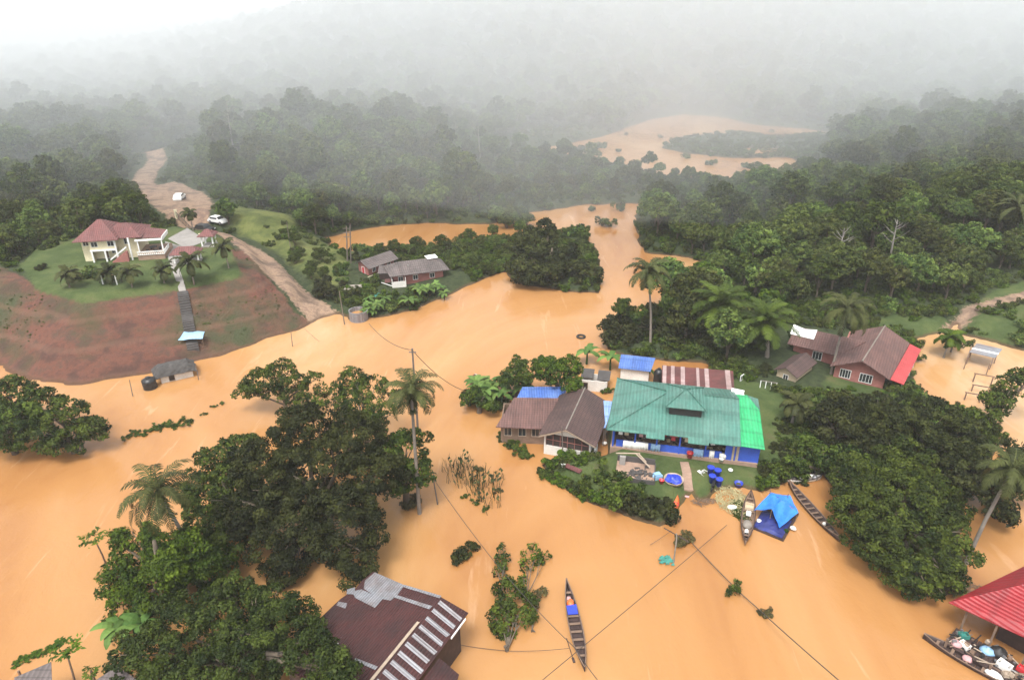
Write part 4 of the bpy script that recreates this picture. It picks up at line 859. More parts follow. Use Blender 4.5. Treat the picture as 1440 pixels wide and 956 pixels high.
goods = [('crate', 'teal_net', 1.6, 1.9, .35, 'teal plastic crate at the near end of the cluttered jetty'), ('crate', 'cloth_white', 2.0, 1.0, .35, 'small white carton beside the teal crate on the jetty'), ('bundle', 'sky_tarp', 3.3, 1.7, .5, 'pale blue cloth bundle on the jetty under the red roof'),
    ('crate', 'cloth_white', 4.6, 1.2, .45, 'white open carton in the middle of the jetty'), ('crate', 'red_plastic', 5.6, 1.9, .35, 'red crate right of the white open carton on the jetty'), ('bundle', 'cloth_pink', 1.5, .7, .4, 'pink cloth bundle at the near corner of the jetty'),
    ('crate', 'wood_pale', 5.0, .6, .3, 'pale wooden box at the jetty edge'), ('bundle', 'cloth_tan', 6.3, .9, .45, 'tan sack slumped toward the far end of the jetty'), ('crate', 'cloth_white', 7.1, 1.5, .4, 'white carton farthest right on the jetty'), ('bundle', 'dark', 3.9, 2.2, .6, 'dark sack against the wall behind the jetty'), ('bundle', 'metal_grey', 6.9, .5, .35, 'grey sack on the outer edge of the jetty')]
for k, (nm, mt, x, y, s, lab) in enumerate(goods):
    rng = random.Random(k); b = MB()
    if nm == 'crate': b.box(-s, s, -s * .7, s * .7, 0, .05); b.box(-s, -s + .05, -s * .7, s * .7, .05, s); b.box(s - .05, s, -s * .7, s * .7, .05, s); b.box(-s + .05, s - .05, -s * .7, -s * .7 + .05, .05, s); b.box(-s + .05, s - .05, s * .7 - .05, s * .7, .05, s); b.box(-s * .6, s * .5, -s * .4, s * .4, .05, s * .8)
    else:
        b.lathe([(0, 0), (s * .8, 0), (s, s * .4), (s * .7, s * .8), (s * .2, s * .9), (.1, s * 1.1), (0, s * 1.1)], 10); b.v = [(vx * rng.uniform(.85, 1.2), vy * rng.uniform(.8, 1.1), vz) for vx, vy, vz in b.v]
    o = b.build(nm, M[mt], None, nm == 'bundle'); o.location = jloc(x, y, .485); o.rotation_euler = (0, 0, rng.uniform(-1.4, .2)); tag(o, lab, 'crate' if nm == 'crate' else 'bundle', 'goods piled on the jetty')

def clutter(parent_loc, rz, x0, x1, y0, y1, n, seed, mats=('dark', 'wood', 'metal_grey', 'wood_pale')):
    for mi, mt in enumerate(mats):
        rng = random.Random(seed + mi); b = MB()
        for k in range(n):
            x, y, s = rng.uniform(x0, x1), rng.uniform(y0, y1), rng.uniform(.05, .2); T = Matrix.Translation((x, y, rng.uniform(0, .25))) @ Matrix.Rotation(rng.uniform(0, 3), 4, 'Z') @ Matrix.Rotation(rng.uniform(-.5, .5), 4, 'X')
            if k % 3: b.box(-s, s, -s * .6, s * .6, 0, s * rng.uniform(.5, 2), T)
            else: b.box(-s * 4, s * 4, -.04, .04, 0, .06, T)
        o = b.build('household_clutter', M[mt]); o.location = parent_loc; o.rotation_euler = (0, 0, rz); tag(o, kind='stuff')
clutter(jloc(0, 0, .49), R(-50), 1.2, 10, .4, 2.8, 36, 1)
clutter(local(g, 0, 0, .36), RZG, 1, 12.8, 1.0, 2.6, 40, 7, ('dark', 'cloth_tan', 'wood'))
# ------------------------------------------------------------ boats
def longboat(name, bow, stern, beam, hull, label, rise=.55, inner=None, hgt=.5, thwarts=6, n=22, prow=.5):
    """open dugout-like boat; bow and stern in the place's metres"""
    bow, stern = Vector(bow), Vector(stern); d = (bow - stern); L = d.length; rz = math.atan2(d.y, d.x)
    t = empty(name, ((bow.x + stern.x) / 2, (bow.y + stern.y) / 2, 0), rz, label, 'boat')
    def st(f):
        s = 2 * f - 1
        w_ = beam / 2 * max(.06, (1 - abs(s) ** 2.6)) * (1 if s < 0 else 1 - .12 * s); z = rise * abs(s) ** 3 * (1.0 if s > 0 else prow); return s * L / 2, w_, z
    outer = MB(); vs = []; K = 7
    for i in range(n + 1):
        x, w_, z = st(i / n)
        for (fy, fz) in ((-1, hgt), (-.86, .16), (-.55, -.06), (0, -.12), (.55, -.06), (.86, .16), (1, hgt)): vs.append((x, fy * w_, fz + z))
    fs = [(i * K + k, (i + 1) * K + k, (i + 1) * K + k + 1, i * K + k + 1) for i in range(n) for k in range(K - 1)]
    o = outer.add(vs, fs).build('hull', M[hull], t, True); md = o.modifiers.new('thick', 'SOLIDIFY'); md.thickness = .06; md.offset = 1
    b = MB()
    for sd in (-1, 1): b.tube([(st(i / n)[0], sd * st(i / n)[1], hgt + st(i / n)[2] + .02) for i in range(n + 1)], .045, 5)
    b.build('gunwale', M['wood_dark' if hull != 'wood_dark' else 'wood'], t)
    b = MB(); q = [st(i / n) for i in range(2, n - 1)]
    for a_, c_ in zip(q[:-1], q[1:]): b.box(a_[0] + .03, c_[0] - .01, -a_[1] * .72, a_[1] * .72, .1 + a_[2], .14 + a_[2])
    b.build('floor_boards', M[inner or 'plank_grey'], t)
    for k in range(thwarts):
        x, w_, z = st(.14 + .72 * k / max(1, thwarts - 1)); MB().box(x - .1, x + .1, -w_ * .9, w_ * .9, hgt - .12 + z, hgt - .07 + z).build('thwart', M['wood'], t)
    return t
def bl(t, x, y, z): return Matrix.LocRotScale(t.location, t.rotation_euler, None) @ Vector((x, y, z))
B1 = longboat('longboat', P(796, 824, 0), P(822, 946, 0), 1.05, 'wood_dark', 'long dark narrow boat drifting alone near the bottom centre', .5, 'wood_dark', .42, 9)
def cargo(t, x, y, z, mat, label, sx=.4, sy=.3, sz=.3, nm='bundle', cat='bundle', group=None):
    rng = random.Random(int(x * 13 + sx * 100)); b = MB(); b.lathe([(0, 0), (1, 0), (1.05, .4), (.8, .85), (.3, 1), (0, 1)], 9)
    b.v = [(vx * sx * rng.uniform(.85, 1.15), vy * sy * rng.uniform(.85, 1.15), vz * sz) for vx, vy, vz in b.v]
    o = b.build(nm, M[mat], None, True); o.location = bl(t, x, y, z); o.rotation_euler = (0, 0, t.rotation_euler.z); return tag(o, label, cat, group)
cargo(B1, 2.1, 0, .15, 'orange_plastic', 'orange bundle in the front of the lone drifting boat', .4, .3, .45); cargo(B1, 2.55, .05, .15, 'cloth_pink', 'pale pink bundle ahead of the orange one in the lone boat', .3, .22, .35)
o = MB().slab([(-.5, -.4, .02), (.5, -.42, .02), (.45, .4, 0), (-.5, .42, .03)], .04).build('tarpaulin', M['blue_plastic']); o.location = bl(B1, 1.3, 0, .5); o.rotation_euler = B1.rotation_euler; tag(o, 'folded blue sheet lying across the lone drifting boat', 'tarpaulin')
t = empty('paddle', bl(B1, -2.0, .75, .05), B1.rotation_euler.z + R(6), 'wooden paddle floating beside the lone drifting boat', 'paddle')
MB().tube([(-.9, 0, 0), (.9, 0, .05)], .03, 5).build('shaft', M['wood_dark'], t); MB().box(-1.35, -.9, -.09, .09, -.02, .02).build('blade', M['wood_dark'], t)
B2 = longboat('longboat', P(1047, 770, 0), P(1055, 697, 0), 1.25, 'wood', 'brown longboat moored left of the blue tarpaulin raft, with cargo boxes', .4, 'wood', .5, 4)
for x, mt, lab, nm in ((2.6, 'dark', 'dark engine bundle at the near end of the moored brown longboat', 'bundle'), (2.1, 'cloth_white', 'white bundle near the end of the moored brown longboat', 'bundle'), (1.0, 'plank_grey', 'grey canvas covered load in the moored brown longboat', 'bundle'), (-.4, 'cloth_white', 'small white box amidships in the moored brown longboat', 'box'), (-1.5, 'cloth_tan', 'square tan tray behind the white box in the moored longboat', 'box')):
    if nm == 'box':
        b = MB(); s = .22 if x > -1 else .4; b.box(-s, s, -s, s, 0, .05); b.box(-s, -s + .04, -s, s, .05, .28); b.box(s - .04, s, -s, s, .05, .28); b.box(-s + .04, s - .04, -s, -s + .04, .05, .28); b.box(-s + .04, s - .04, s - .04, s, .05, .28); o = b.build('box', M[mt]); o.location = bl(B2, x, 0, .42); o.rotation_euler = B2.rotation_euler; tag(o, lab, 'box')
    else: cargo(B2, x, 0, .15, mt, lab, .25 if x > 2 else .55, .2 if x > 2 else .42, .45)
B3 = longboat('longboat', P(1180, 764, 0), P(1108, 683, 0), 1.0, 'wood_dark', 'very long dark boat running under the large tree on the right', .35, 'wood_dark', .4, 10, prow=1)
cargo(B3, 1.9, 0, .15, 'cloth_white', 'small white sack in the long dark boat under the right tree', .18, .18, .3); cargo(B3, 2.9, 0, .15, 'plank_grey', 'grey sack nearer the tree in the long dark boat', .3, .22, .3)
B4 = longboat('flat_boat', P(1154, 674, 0), P(1106, 677, 0), 1.05, 'cloth_white', 'short pale boat with boxes moored crosswise behind the long dark boat', .12, 'plank_grey', .42, 3)
for x, mt, lab in ((-1.1, 'dark', 'dark sack at the left end of the short pale boat'), (-.3, 'cloth_white', 'white sack left of centre in the short pale boat'), (.5, 'plank_grey', 'grey sack right of centre in the short pale boat'), (1.2, 'metal_grey', 'grey bundle at the right end of the short pale boat')): cargo(B4, x, 0, .15, mt, lab, .32, .3, .4)
B5 = longboat('longboat', (37.2, 33.6, 0), (32.2, 38.9, 0), 1.15, 'wood_dark', 'dark boat tied along the outside of the cluttered jetty', .2, 'wood_dark', .45, 6)
cargo(B5, 1.2, 0, .2, 'cloth_white', 'crumpled white sheet heaped in the boat at the jetty', .6, .35, .35); cargo(B5, -.6, .1, .2, 'cloth_pink', 'pink bundle in the boat at the jetty', .35, .3, .35)
# kayak and oars on the bank by the path
p = P(949, 713, 0); t = empty('kayak', (p.x, p.y, .15), R(68), 'bright orange kayak beached at the bottom of the garden path', 'kayak')
b = MB(); n = 14
for i in range(n + 1):
    s = 2 * i / n - 1; w_ = .36 * (1 - abs(s) ** 2.2) + .02
    b.v += [(s * 1.5, -w_, .1 + .1 * s * s), (s * 1.5, 0, -.05 + .1 * s * s), (s * 1.5, w_, .1 + .1 * s * s), (s * 1.5, 0, .26 + .06 * s * s)]
for i in range(n):
    for k in range(4): b.f.append((i * 4 + k, (i + 1) * 4 + k, (i + 1) * 4 + (k + 1) % 4, i * 4 + (k + 1) % 4))
b.build('hull', M['orange_plastic'], t, True); MB().lathe([(.24, .25), (.3, .31), (.34, .27)], 12, (0, 0, 0)).build('cockpit_rim', M['red_plastic'], t)
p = P(962, 698, 0); o = MB().box(-.5, .5, -.12, .12, .05, .12).build('plank', M['cloth_pink']); o.location = p; o.rotation_euler = (0, 0, R(-20)); tag(o, 'pale pink plank floating just above the orange kayak', 'plank')
# blue tarpaulin raft
t = empty('raft', (22.9, 51.5, 0), R(-36.9), 'square raft with dark blue covered load under a bright blue tarpaulin canopy', 'raft')
b = MB(); b.box(-.2, 2.8, -.1, 4.6, -.1, .18); b.build('deck', M['wood_dark'], t)
rng = random.Random(2); b = MB(); N = 9; vs = [(-.1 + 2.7 * i / N, 0 + 3.0 * j / N, .2 + .45 * math.sin(math.pi * min(1, max(0, i / N))) * math.sin(math.pi * j / N) + rng.uniform(0, .08)) for j in range(N + 1) for i in range(N + 1)]
b.add(vs, [(j * (N + 1) + i, j * (N + 1) + i + 1, (j + 1) * (N + 1) + i + 1, (j + 1) * (N + 1) + i) for j in range(N) for i in range(N)]); o = b.build('covered_load', M['blue_tarp_dark'], t); md = o.modifiers.new('t', 'SOLIDIFY'); md.thickness = .04
t2 = t; t = empty('tarpaulin_canopy', (22.9, 51.5, 0), R(-36.9), 'creased bright blue tarpaulin stretched over poles on the raft', 'tarpaulin')
def tarp_mesh(cs, N, seed, sag=.12):
    """bilinear patch between four corners with folds"""
    rng = random.Random(seed); A, B_, C_, D = Vl(*cs); b = MB(); vs = []
    for j in range(N + 1):
        for i in range(N + 1):
            u_, v_ = i / N, j / N; q = A.lerp(B_, u_).lerp(D.lerp(C_, u_), v_); q.z += -sag * math.sin(math.pi * u_) * math.sin(math.pi * v_) + .05 * math.sin(u_ * 9 + v_ * 5 + seed) + rng.uniform(-.02, .02); vs.append(q)
    return b.add(vs, [(j * (N + 1) + i, j * (N + 1) + i + 1, (j + 1) * (N + 1) + i + 1, (j + 1) * (N + 1) + i) for j in range(N) for i in range(N)])
pk = (1.25, 3.2, 2.0)
for k, cs in enumerate((((-.6, 1.4, 1.0), (.9, 1.6, 1.75), pk, (-.1, 4.2, 1.55)), ((.9, 1.6, 1.75), (2.1, .5, .9), (2.95, 3.3, 1.2), pk), ((-.1, 4.2, 1.55), pk, (2.95, 3.3, 1.2), (1.6, 5.0, 1.5)))):
    o = tarp_mesh(cs, 8, k).build('sheet', M['blue_tarp'], t); md = o.modifiers.new('t', 'SOLIDIFY'); md.thickness = .02
for q in ((.9, 1.6, 1.7), (-.1, 4.1, 2.1), (2.85, 3.3, 1.15), (1.5, 4.5, 2.0), (1.25, 3.2, 1.95)): MB().tube([(q[0], q[1], .15), q], .035, 5).build('pole', M['wood'], t)
cargo(t2, .1, 1.0, .2, 'cloth_white', 'white bag on the left side of the raft', .25, .2, .3); cargo(t2, 3.0, 2.0, .15, 'cloth_white', 'white bag at the right edge of the raft', .28, .2, .3); cargo(t2, 2.6, 1.2, .18, 'leaf_fresh', 'green bag at the right front corner of the raft', .22, .2, .3)
# motorcycle on the bank
p = on_ground(1003, 686, .3); t = empty('motorcycle', p, R(60), 'dark motorcycle parked on the mud bank at the edge of the lawn', 'motorcycle')
for x in (-.6, .6):
    b = MB(); pts_ = [(x + .29 * math.cos(a), 0, .3 + .29 * math.sin(a)) for a in [2 * math.pi * k / 16 for k in range(17)]]; b.tube(pts_, .05, 6); wl = b.build('wheel', M['rubber'], t); MB().tube([(x, -.03, .3), (x, .03, .3)], .12, 10).build('hub', M['metal_grey'], wl)
MB().box(-.35, .3, -.12, .12, .3, .62).build('engine', M['dark'], t); MB().box(-.75, .1, -.14, .14, .68, .8).build('seat', M['black_plastic'], t); MB().tube([(.6, 0, .3), (.45, 0, .95)], .04, 6).build('fork', M['metal_grey'], t)
MB().tube([(.4, -.33, 1.0), (.48, 0, .96), (.4, .33, 1.0)], .025, 5).build('handlebar', M['metal_grey'], t); MB().lathe([(0, 0), (.1, .02), (.1, .1), (0, .12)], 10, (.6, 0, .8)).build('headlight', M['white'], t)
# hay and debris mat
rng = random.Random(6)
def debris(cx, cy, rx, ry, n, mat, name, seed):
    rng = random.Random(seed); b = MB()
    for k in range(n):
        a = rng.uniform(0, 6.28); q = math.sqrt(rng.random()); x = q * rx * math.cos(a); y = q * ry * math.sin(a); L = rng.uniform(.15, .7); th = rng.uniform(0, 3.1); z = rng.uniform(.0, .22)
        b.tube([(x - L / 2 * math.cos(th), y - L / 2 * math.sin(th), z), (x + L / 2 * math.cos(th), y + L / 2 * math.sin(th), z + rng.uniform(-.04, .1))], rng.uniform(.012, .045), 3)
    o = b.build(name, M[mat]); p = P(cx, cy, 0); o.location = p; return tag(o, kind='stuff')
debris(1030, 705, 1.6, 2.2, 420, 'hay', 'floating_debris', 1); debris(1042, 720, .9, 1.6, 240, 'leaf_fresh', 'floating_debris', 2); debris(1100, 668, 2.6, .7, 220, 'twig', 'floating_debris', 3); debris(990, 706, 1.2, .6, 90, 'twig', 'floating_debris', 5); debris(1355, 830, 1.6, .9, 160, 'twig', 'floating_debris', 8)
for k, (cx_, cy_, rx_) in enumerate(((552, 408, 3.2), (575, 428, 2.6), (524, 424, 2.2), (545, 436, 2.0))): debris(cx_, cy_, rx_, 2.2, 90, ('wood_pale', 'concrete_warm', 'cloth_tan', 'wood')[k], 'yard_debris', 40 + k)
p = P(1029, 716, 0); o = MB().lathe([(0, 0), (.4, 0), (.42, .25), (.3, .32), (0, .34)], 10).build('styrofoam_block', M['white']); o.location = (p.x, p.y, .1); o.scale = (1.1, .6, 1); tag(o, 'rounded white foam block lying in the floating debris', 'foam block')

# ------------------------------------------------------------ far bank houses
h = empty('maroon_gabled_house', (-28.0, 118.5, .3), R(25), 'grey roofed house with maroon gable wall nearest the side channel', 'house')
b = MB(); b.box(.2, 2.8, .3, .45, -.4, 2.2); gable_tri(b, 0, 3, .29, 2.2, 3.0, .15); b.box(.2, .35, .45, 6.5, -.4, 2.2); b.box(2.65, 2.8, .45, 6.5, -.4, 2.2); b.box(.35, 2.65, 6.35, 6.5, -.4, 2.2); b.build('wall', M['brick_pink'], h)
h.rotation_euler.z = R(-38)
window(h, 1.5, .2, .8, 1.6, .28, 'white', 'cloth_red', 0, name='door')
for yy in (1.6, 3.4, 5.2): window(h, yy, .8, .8, .8, -2.81, 'white', 'glass', 1, Matrix.Rotation(R(90), 4, 'Z'))
b = MB(); b.slab([(-.5, -.2, 2.0), (1.5, -.3, 3.1), (1.5, 7, 3.1), (-.5, 7, 2.0)], .08); b.slab([(1.5, -.3, 3.1), (3.6, -.2, 1.95), (3.6, 7, 1.95), (1.5, 7, 3.1)], .08); b.build('roof', M['tile_grey'], h)
b = MB(); b.box(3.2, 3.3, -.3, 5.0, -.3, .5); b.build('low_wall', M['cream'], h)
h = empty('long_grey_house', (-20.9, 111.9, .2), R(20), 'long grey tiled house with a white sheet on its roof, on the far bank', 'house')
b = MB(); walls(b, .8, 9.6, .9, 5, -.5, 2.2, .15); b.build('wall', M['brick_pink'], h)
for x in (2.0, 4.6, 7.6): window(h, x, .8, .9, .9, .88, 'white', 'glass', 1)
b = MB(); hip(b, 0, 10.6, 0, 6.0, 2.2, 3.7, 2.2, 2.0, .08); b.build('roof', M['tile_grey'], h)
b = MB(); b.slab([(7.3, 2.4, 3.75), (9.2, 2.6, 3.78), (9.0, 3.9, 4.0), (7.0, 3.7, 3.98)], .05); b.build('white_sheet', M['white'], h)
MB().box(3.5, 3.75, 1.7, 1.95, 2.6, 3.3).build('chimney', M['concrete'], h)
h = empty('low_connecting_shed', (-23.6, 115.3, .2), R(5), 'low dark grey lean-to between the two far bank houses', 'shed')
walls(b := MB(), .2, 3.8, .2, 2.2, -.4, 1.5, .1); b.build('wall', M['wood_dark'], h); MB().slab([(0, 0, 1.55), (4.2, 0, 1.5), (4.2, 2.6, 2.1), (0, 2.6, 2.1)], .06).build('roof', M['tile_grey'], h)
p = on_ground(483, 413, .3); h = empty('tan_roof_shed', (p.x, p.y, .3), R(8), 'tiny shed with a pale weathered roof behind round bushes on the far bank', 'shed')
walls(b := MB(), .1, 3.0, .1, 1.9, -.3, 1.2, .1); b.build('wall', M['wood'], h); b = MB(); b.slab([(-.1, -.2, 1.2), (3.3, -.2, 1.2), (3.0, 1.1, 1.65), (.6, 1.1, 1.65)], .05); b.slab([(3.0, 1.1, 1.65), (.6, 1.1, 1.65), (.2, 2.2, 1.2), (3.2, 2.2, 1.2)][::-1], .05); b.build('roof', M['plank_grey'], h)
p = on_ground(552, 405, .3); h = empty('broken_wall_shed', (p.x, p.y, .2), R(15), 'collapsed white walled shed beside the long grey house', 'shed')
b = MB(); b.box(0, .1, 0, 2, -.3, 1.6); b.box(.1, 2.3, 0, .1, -.3, 1.2); b.box(2.3, 2.4, 0, 1.2, -.3, 1.7); b.build('wall', M['white_wall'], h)
MB().tube([(-1.8, .4, 1.2), (.2, .3, .3)], .07, 5).build('fallen_beam', M['white'], h); MB().slab([(-1.2, .8, .9), (.9, .6, 1.2), (1.1, 1.9, 1.3), (-1.0, 2.1, 1.1)], .05).build('roof', M['sheet_rust'], h)
p = P(505, 449, 0); t = empty('round_cistern', p, 0, 'round rusty sheet cistern standing in the water beside the banana clump', 'cistern')
b = MB(); n = 20
b.lathe([(1.45, -.8), (1.45, 1.5), (1.5, 1.52), (1.5, 1.58), (1.36, 1.58), (1.36, -.8)], 24); b.build('wall', M['sheet_zinc'], t); MB().lathe([(1.36, .9), (0, .9)], 24).build('water', M['water'], t)
p = P(535, 425, .2); o = MB().slab([(-1.1, -.5, .5), (.9, -.7, .5), (1.0, .5, .75), (-1, .6, .7)], .05).build('loose_sheet', M['teal_net']); o.location = (p.x - 1.5, p.y + 2, .1); tag(o, 'pale teal sheet leaning in the flooded yard behind the bananas', 'roof sheet')

# ------------------------------------------------------------ hilltop house
p1, p2 = P(116, 370, 7), P(200, 364.5, 7); th = math.atan2(p2.y - p1.y, p2.x - p1.x)
h = empty('yellow_villa', (p1.x + .3, p1.y, 7), th, 'two storey cream villa with red tiled roofs and columns on the hilltop lawn', 'villa')
b = MB(); b.box(0, 1.6, .9, 8, -.5, 4.2); b.box(1.603, 6.0, 0, 8, 2.2, 4.2); b.box(1.603, 6.0, 2.0, 8, -.5, 2.197); b.box(6.003, 9.5, 1.6, 8, -.5, 4.2); b.build('wall', M['cream'], h)
for x in (1.75, 4.0, 6.0, 8.4): MB().box(x - .13, x + .13, -.12, .14, -.5, 2.19 if x < 6 else 4.2).build('column', M['white'], h)
b = MB(); b.box(1.5, 6.1, -.1, -.004, 2.05, 2.35); b.build('floor_band', M['white'], h)
for x, z in ((.8, 2.9),): window(h, x, z, 1.0, .9, .88, 'white', 'glass', 1)
for x in (2.5, 5.3): window(h, x, 2.85, 1.15, 1.0, -.02, 'white', 'glass', 1)
window(h, 3.5, 0, .8, 1.8, 1.98, 'white', 'wood', 0, name='door'); window(h, 4.9, .9, .8, .8, 1.98, 'white', 'glass', 1); window(h, 7.6, 2.6, .9, 1.2, 1.58, 'white', 'glass', 1)
b = MB()
for k in range(8): b.box(5.1 + k * .36, 5.1 + (k + 1) * .36, -.9, -.15, -.1, .15 + .25 * k)
b.build('stairs', M['brick_pink'], h); MB().slab([(4.9, -.95, .75), (8.1, -.95, 2.95), (8.1, -.85, 2.95), (4.9, -.85, .75)], .3).build('stair_wall', M['white'], h)
b = MB(); hip(b, -.9, 6.9, -.7, 9.0, 4.2, 6.9, 3.6, 3.6, .12); b.build('roof', M['tile_red'], h)
b = MB(); hip(b, 3.4, 10.6, .4, 8.6, 4.12, 5.9, 2.8, 3.0, .12); b.build('side_roof', M['tile_red'], h)
b = MB(); b.slab([(9.6, .6, 3.9), (14.0, 1.2, 3.6), (14.0, 5.4, 3.9), (9.6, 6, 4.6)], .1); b.build('porch_roof', M['tile_red'], h)
b = MB(); b.box(9.3, 14.1, .45, .58, 3.3, 3.65); b.box(14.02, 14.15, .6, 5.3, 3.2, 3.9); b.build('porch_fascia', M['white'], h)
for x in (9.7, 13.9): MB().box(x - .1, x + .1, .6, .8, 1.3, 3.3).build('porch_column', M['white'], h)
b = MB(); b.box(9.6, 14.3, -.6, 6, -.5, 1.0); b.build('terrace', M['concrete_warm'], h)
b = MB(); b.box(9.6, 14.35, -.75, -.62, 1.55, 1.68); b.box(9.6, 14.35, -.75, -.62, 1.0, 1.08)
for k in range(14): b.box(9.7 + k * .35, 9.82 + k * .35, -.73, -.64, 1.08, 1.55)
b.box(14.25, 14.37, -.6, 3.5, 1.55, 1.68)
for k in range(10): b.box(14.27, 14.36, -.4 + k * .4, -.28 + k * .4, 1.0, 1.55)
b.build('balustrade', M['white'], h)
h.scale = (.86, .86, .88)
cl = empty('patio_set', h.location + (local(h, 12, 1.6, 1.0) - h.location) * .86, th, 'dark table with chairs on the covered terrace of the villa', 'table set')
MB().lathe([(0, .7), (.6, .7), (.6, .76), (0, .76)], 12).build('tabletop', M['dark'], cl); MB().box(-.06, .06, -.06, .06, 0, .7).build('leg', M['dark'], cl)
for k in range(4):
    a = k * 1.57 + .6; c_ = MB(); c_.box(-.2, .2, -.2, .2, .4, .45, Matrix.Translation((math.cos(a), math.sin(a), 0))); c_.box(-.2, .2, -.2, .2, 0, .39, Matrix.Translation((math.cos(a), math.sin(a), 0)) @ Matrix.Scale(.8, 4)); c_.build('stool', M['dark'], cl)
# drive, steps
def strip(name, L, R_, mat, dz=.05, n=10, kind='structure', t=.25):
    b = MB()
    Lw = [P(*q) for q in L]; Rw = [P(*q) for q in R_]
    for i in range(len(Lw) - 1):
        for k in range(n):
            f0, f1 = k / n, (k + 1) / n; q = [Lw[i].lerp(Lw[i + 1], f0), Rw[i].lerp(Rw[i + 1], f0), Rw[i].lerp(Rw[i + 1], f1), Lw[i].lerp(Lw[i + 1], f1)]
            zz = [ground(v.x, v.y) + dz for v in q]
            for v, z in zip(q, zz): v.z = z
            b.slab(q[::-1], t)
    return tag(b.build(name, M[mat]), kind=kind)
strip('driveway', [(236, 336, 7), (262, 322, 7), (268, 316, 7)], [(262, 350, 7), (288, 340, 7), (296, 330, 7)], 'concrete', .06, 5)
strip('garden_walk', [(232, 340, 7), (236, 362, 7), (250, 402, 7)], [(262, 349, 7), (250, 372, 7), (260, 401, 7)], 'concrete', .10, 6)
b = MB(); A, B_ = P(255, 402, 7), P(270, 484, 2.0); side = Vector((B_ - A)).cross(Vector((0, 0, 1))).normalized() * .75
N = 34
for k in range(N):
    c0 = A.lerp(B_, k / N); c1 = A.lerp(B_, (k + 1) / N); z = max(ground(c0.x, c0.y), ground(c1.x, c1.y)) + .12
    q = [c0 + side, c0 - side, c1 - side, c1 + side]
    for v in q: v.z = z
    b.slab(q, .8)
o = b.build('steps', M['concrete_dark']); tag(o, 'long dark concrete steps running down the red bank from the lawn', 'steps')
# pavilion, gazebo
def pavilion(px, py, w_, d_, hh, rz, label, post='white', name='pavilion', roof='tile_red'):
    p = on_ground(px, py, 7); t = empty(name, p, rz, label, 'pavilion')
    for x in (-w_ / 2 + .2, w_ / 2 - .2):
        for y in (-d_ / 2 + .2, d_ / 2 - .2): MB().box(x - .1, x + .1, y - .1, y + .1, -.3, hh).build('post', M[post], t)
    b = MB(); hip(b, -w_ / 2 - .3, w_ / 2 + .3, -d_ / 2 - .3, d_ / 2 + .3, hh, hh + .9, d_ / 2, d_ / 2, .1); b.build('roof', M[roof], t)
    MB().box(-w_ / 2, w_ / 2, -d_ / 2, d_ / 2, 0, .18).build('floor', M['concrete'], t); return t
pavilion(265, 368, 4.0, 2.4, 1.7, R(12), 'low red roofed pavilion behind a palm beside the concrete drive'); pavilion(295, 345, 2.2, 2.2, 2.0, R(5), 'square red roofed gazebo with white posts by the gate')
p = on_ground(155, 400, 7); t = empty('garden_arch', p, R(-5), 'small white garden frame among palms below the villa', 'arch')
for x in (-1.1, 1.1): MB().box(x - .07, x + .07, -.06, .06, 0, 1.5).build('post', M['white'], t)
MB().box(-1.2, 1.2, -.05, .05, 1.5, 1.6).build('beam', M['wood'], t)
# gate
A, B_ = on_ground(251, 318, 6.6), on_ground(281, 329, 6.6); th = math.atan2(B_.y - A.y, B_.x - A.x); L = (B_ - A).length
t = empty('gate', A, th, 'dark barred gate between cream pillars at the top of the drive', 'gate')
for x in (0, L): MB().box(x - .25, x + .25, -.25, .25, -.3, 1.7).build('pillar', M['cream'], t)
b = MB()
for k in range(16): b.box(.35 + k * (L - .7) / 15 - .03, .35 + k * (L - .7) / 15 + .03, -.03, .03, .1, 1.3)
b.box(.3, L - .3, -.028, .028, 1.2, 1.28); b.box(.3, L - .3, -.028, .028, .1, .18); b.build('bars', M['dark'], t)
# cars
def car(px, py, z, rz, mat, label, van=False):
    p = on_ground(px, py, z); t = empty('parked_car', p, rz, label, 'car', 'cars parked by the dirt road')
    L, Wd = 2.1, .85
    prof = [(-L, .35), (-L, .75), (-1.75, .9), (-1.35, 1.42), (.35, 1.45), (1.0, .98), (1.95, .82), (L, .6), (L, .35)] if not van else [(-L, .35), (-L, 1.0), (-1.95, 1.75), (1.0, 1.75), (1.6, 1.05), (2.0, .9), (L, .35)]
    n = len(prof); b = MB(); b.add([(x, -Wd * (1 if z_ < 1 else .84), z_) for x, z_ in prof] + [(x, Wd * (1 if z_ < 1 else .84), z_) for x, z_ in prof], [tuple(range(n)), tuple(range(2 * n - 1, n - 1, -1))] + [(i, i + n, (i + 1) % n + n, (i + 1) % n) for i in range(n)])
    o = b.build('body', M[mat], t); bv = o.modifiers.new('b', 'BEVEL'); bv.width = .06; bv.segments = 2
    g_ = MB(); g_.box(-1.3, .5, -.845, -.78, 1.0, 1.34); g_.box(-1.3, .5, .78, .845, 1.0, 1.34); g_.slab([(.45, -.68, 1.42), (.45, .68, 1.42), (.98, .72, 1.04), (.98, -.72, 1.04)][::-1], .02) ; g_.slab([(-1.42, -.66, 1.36), (-1.42, .66, 1.36), (-1.72, .7, .96), (-1.72, -.7, .96)], .02)
    g_.v = [(x * (1.02 if abs(x) > .9 else 1), y, z_ + .02) for x, y, z_ in g_.v]; g_.build('windows', M['glass'], t)
    for x in (-1.35, 1.3):
        for s in (-1, 1): w_ = MB().tube([(x, s * .7, .32), (x, s * .9, .32)], .32, 14).build('wheel', M['rubber'], t); MB().tube([(x, s * .89, .32), (x, s * .915, .32)], .16, 10).build('rim', M['metal_grey'], w_)
    for s in (-.6, .6): MB().box(2.03, 2.12, s - .15, s + .15, .6, .74).build('headlight', M['white'], t)
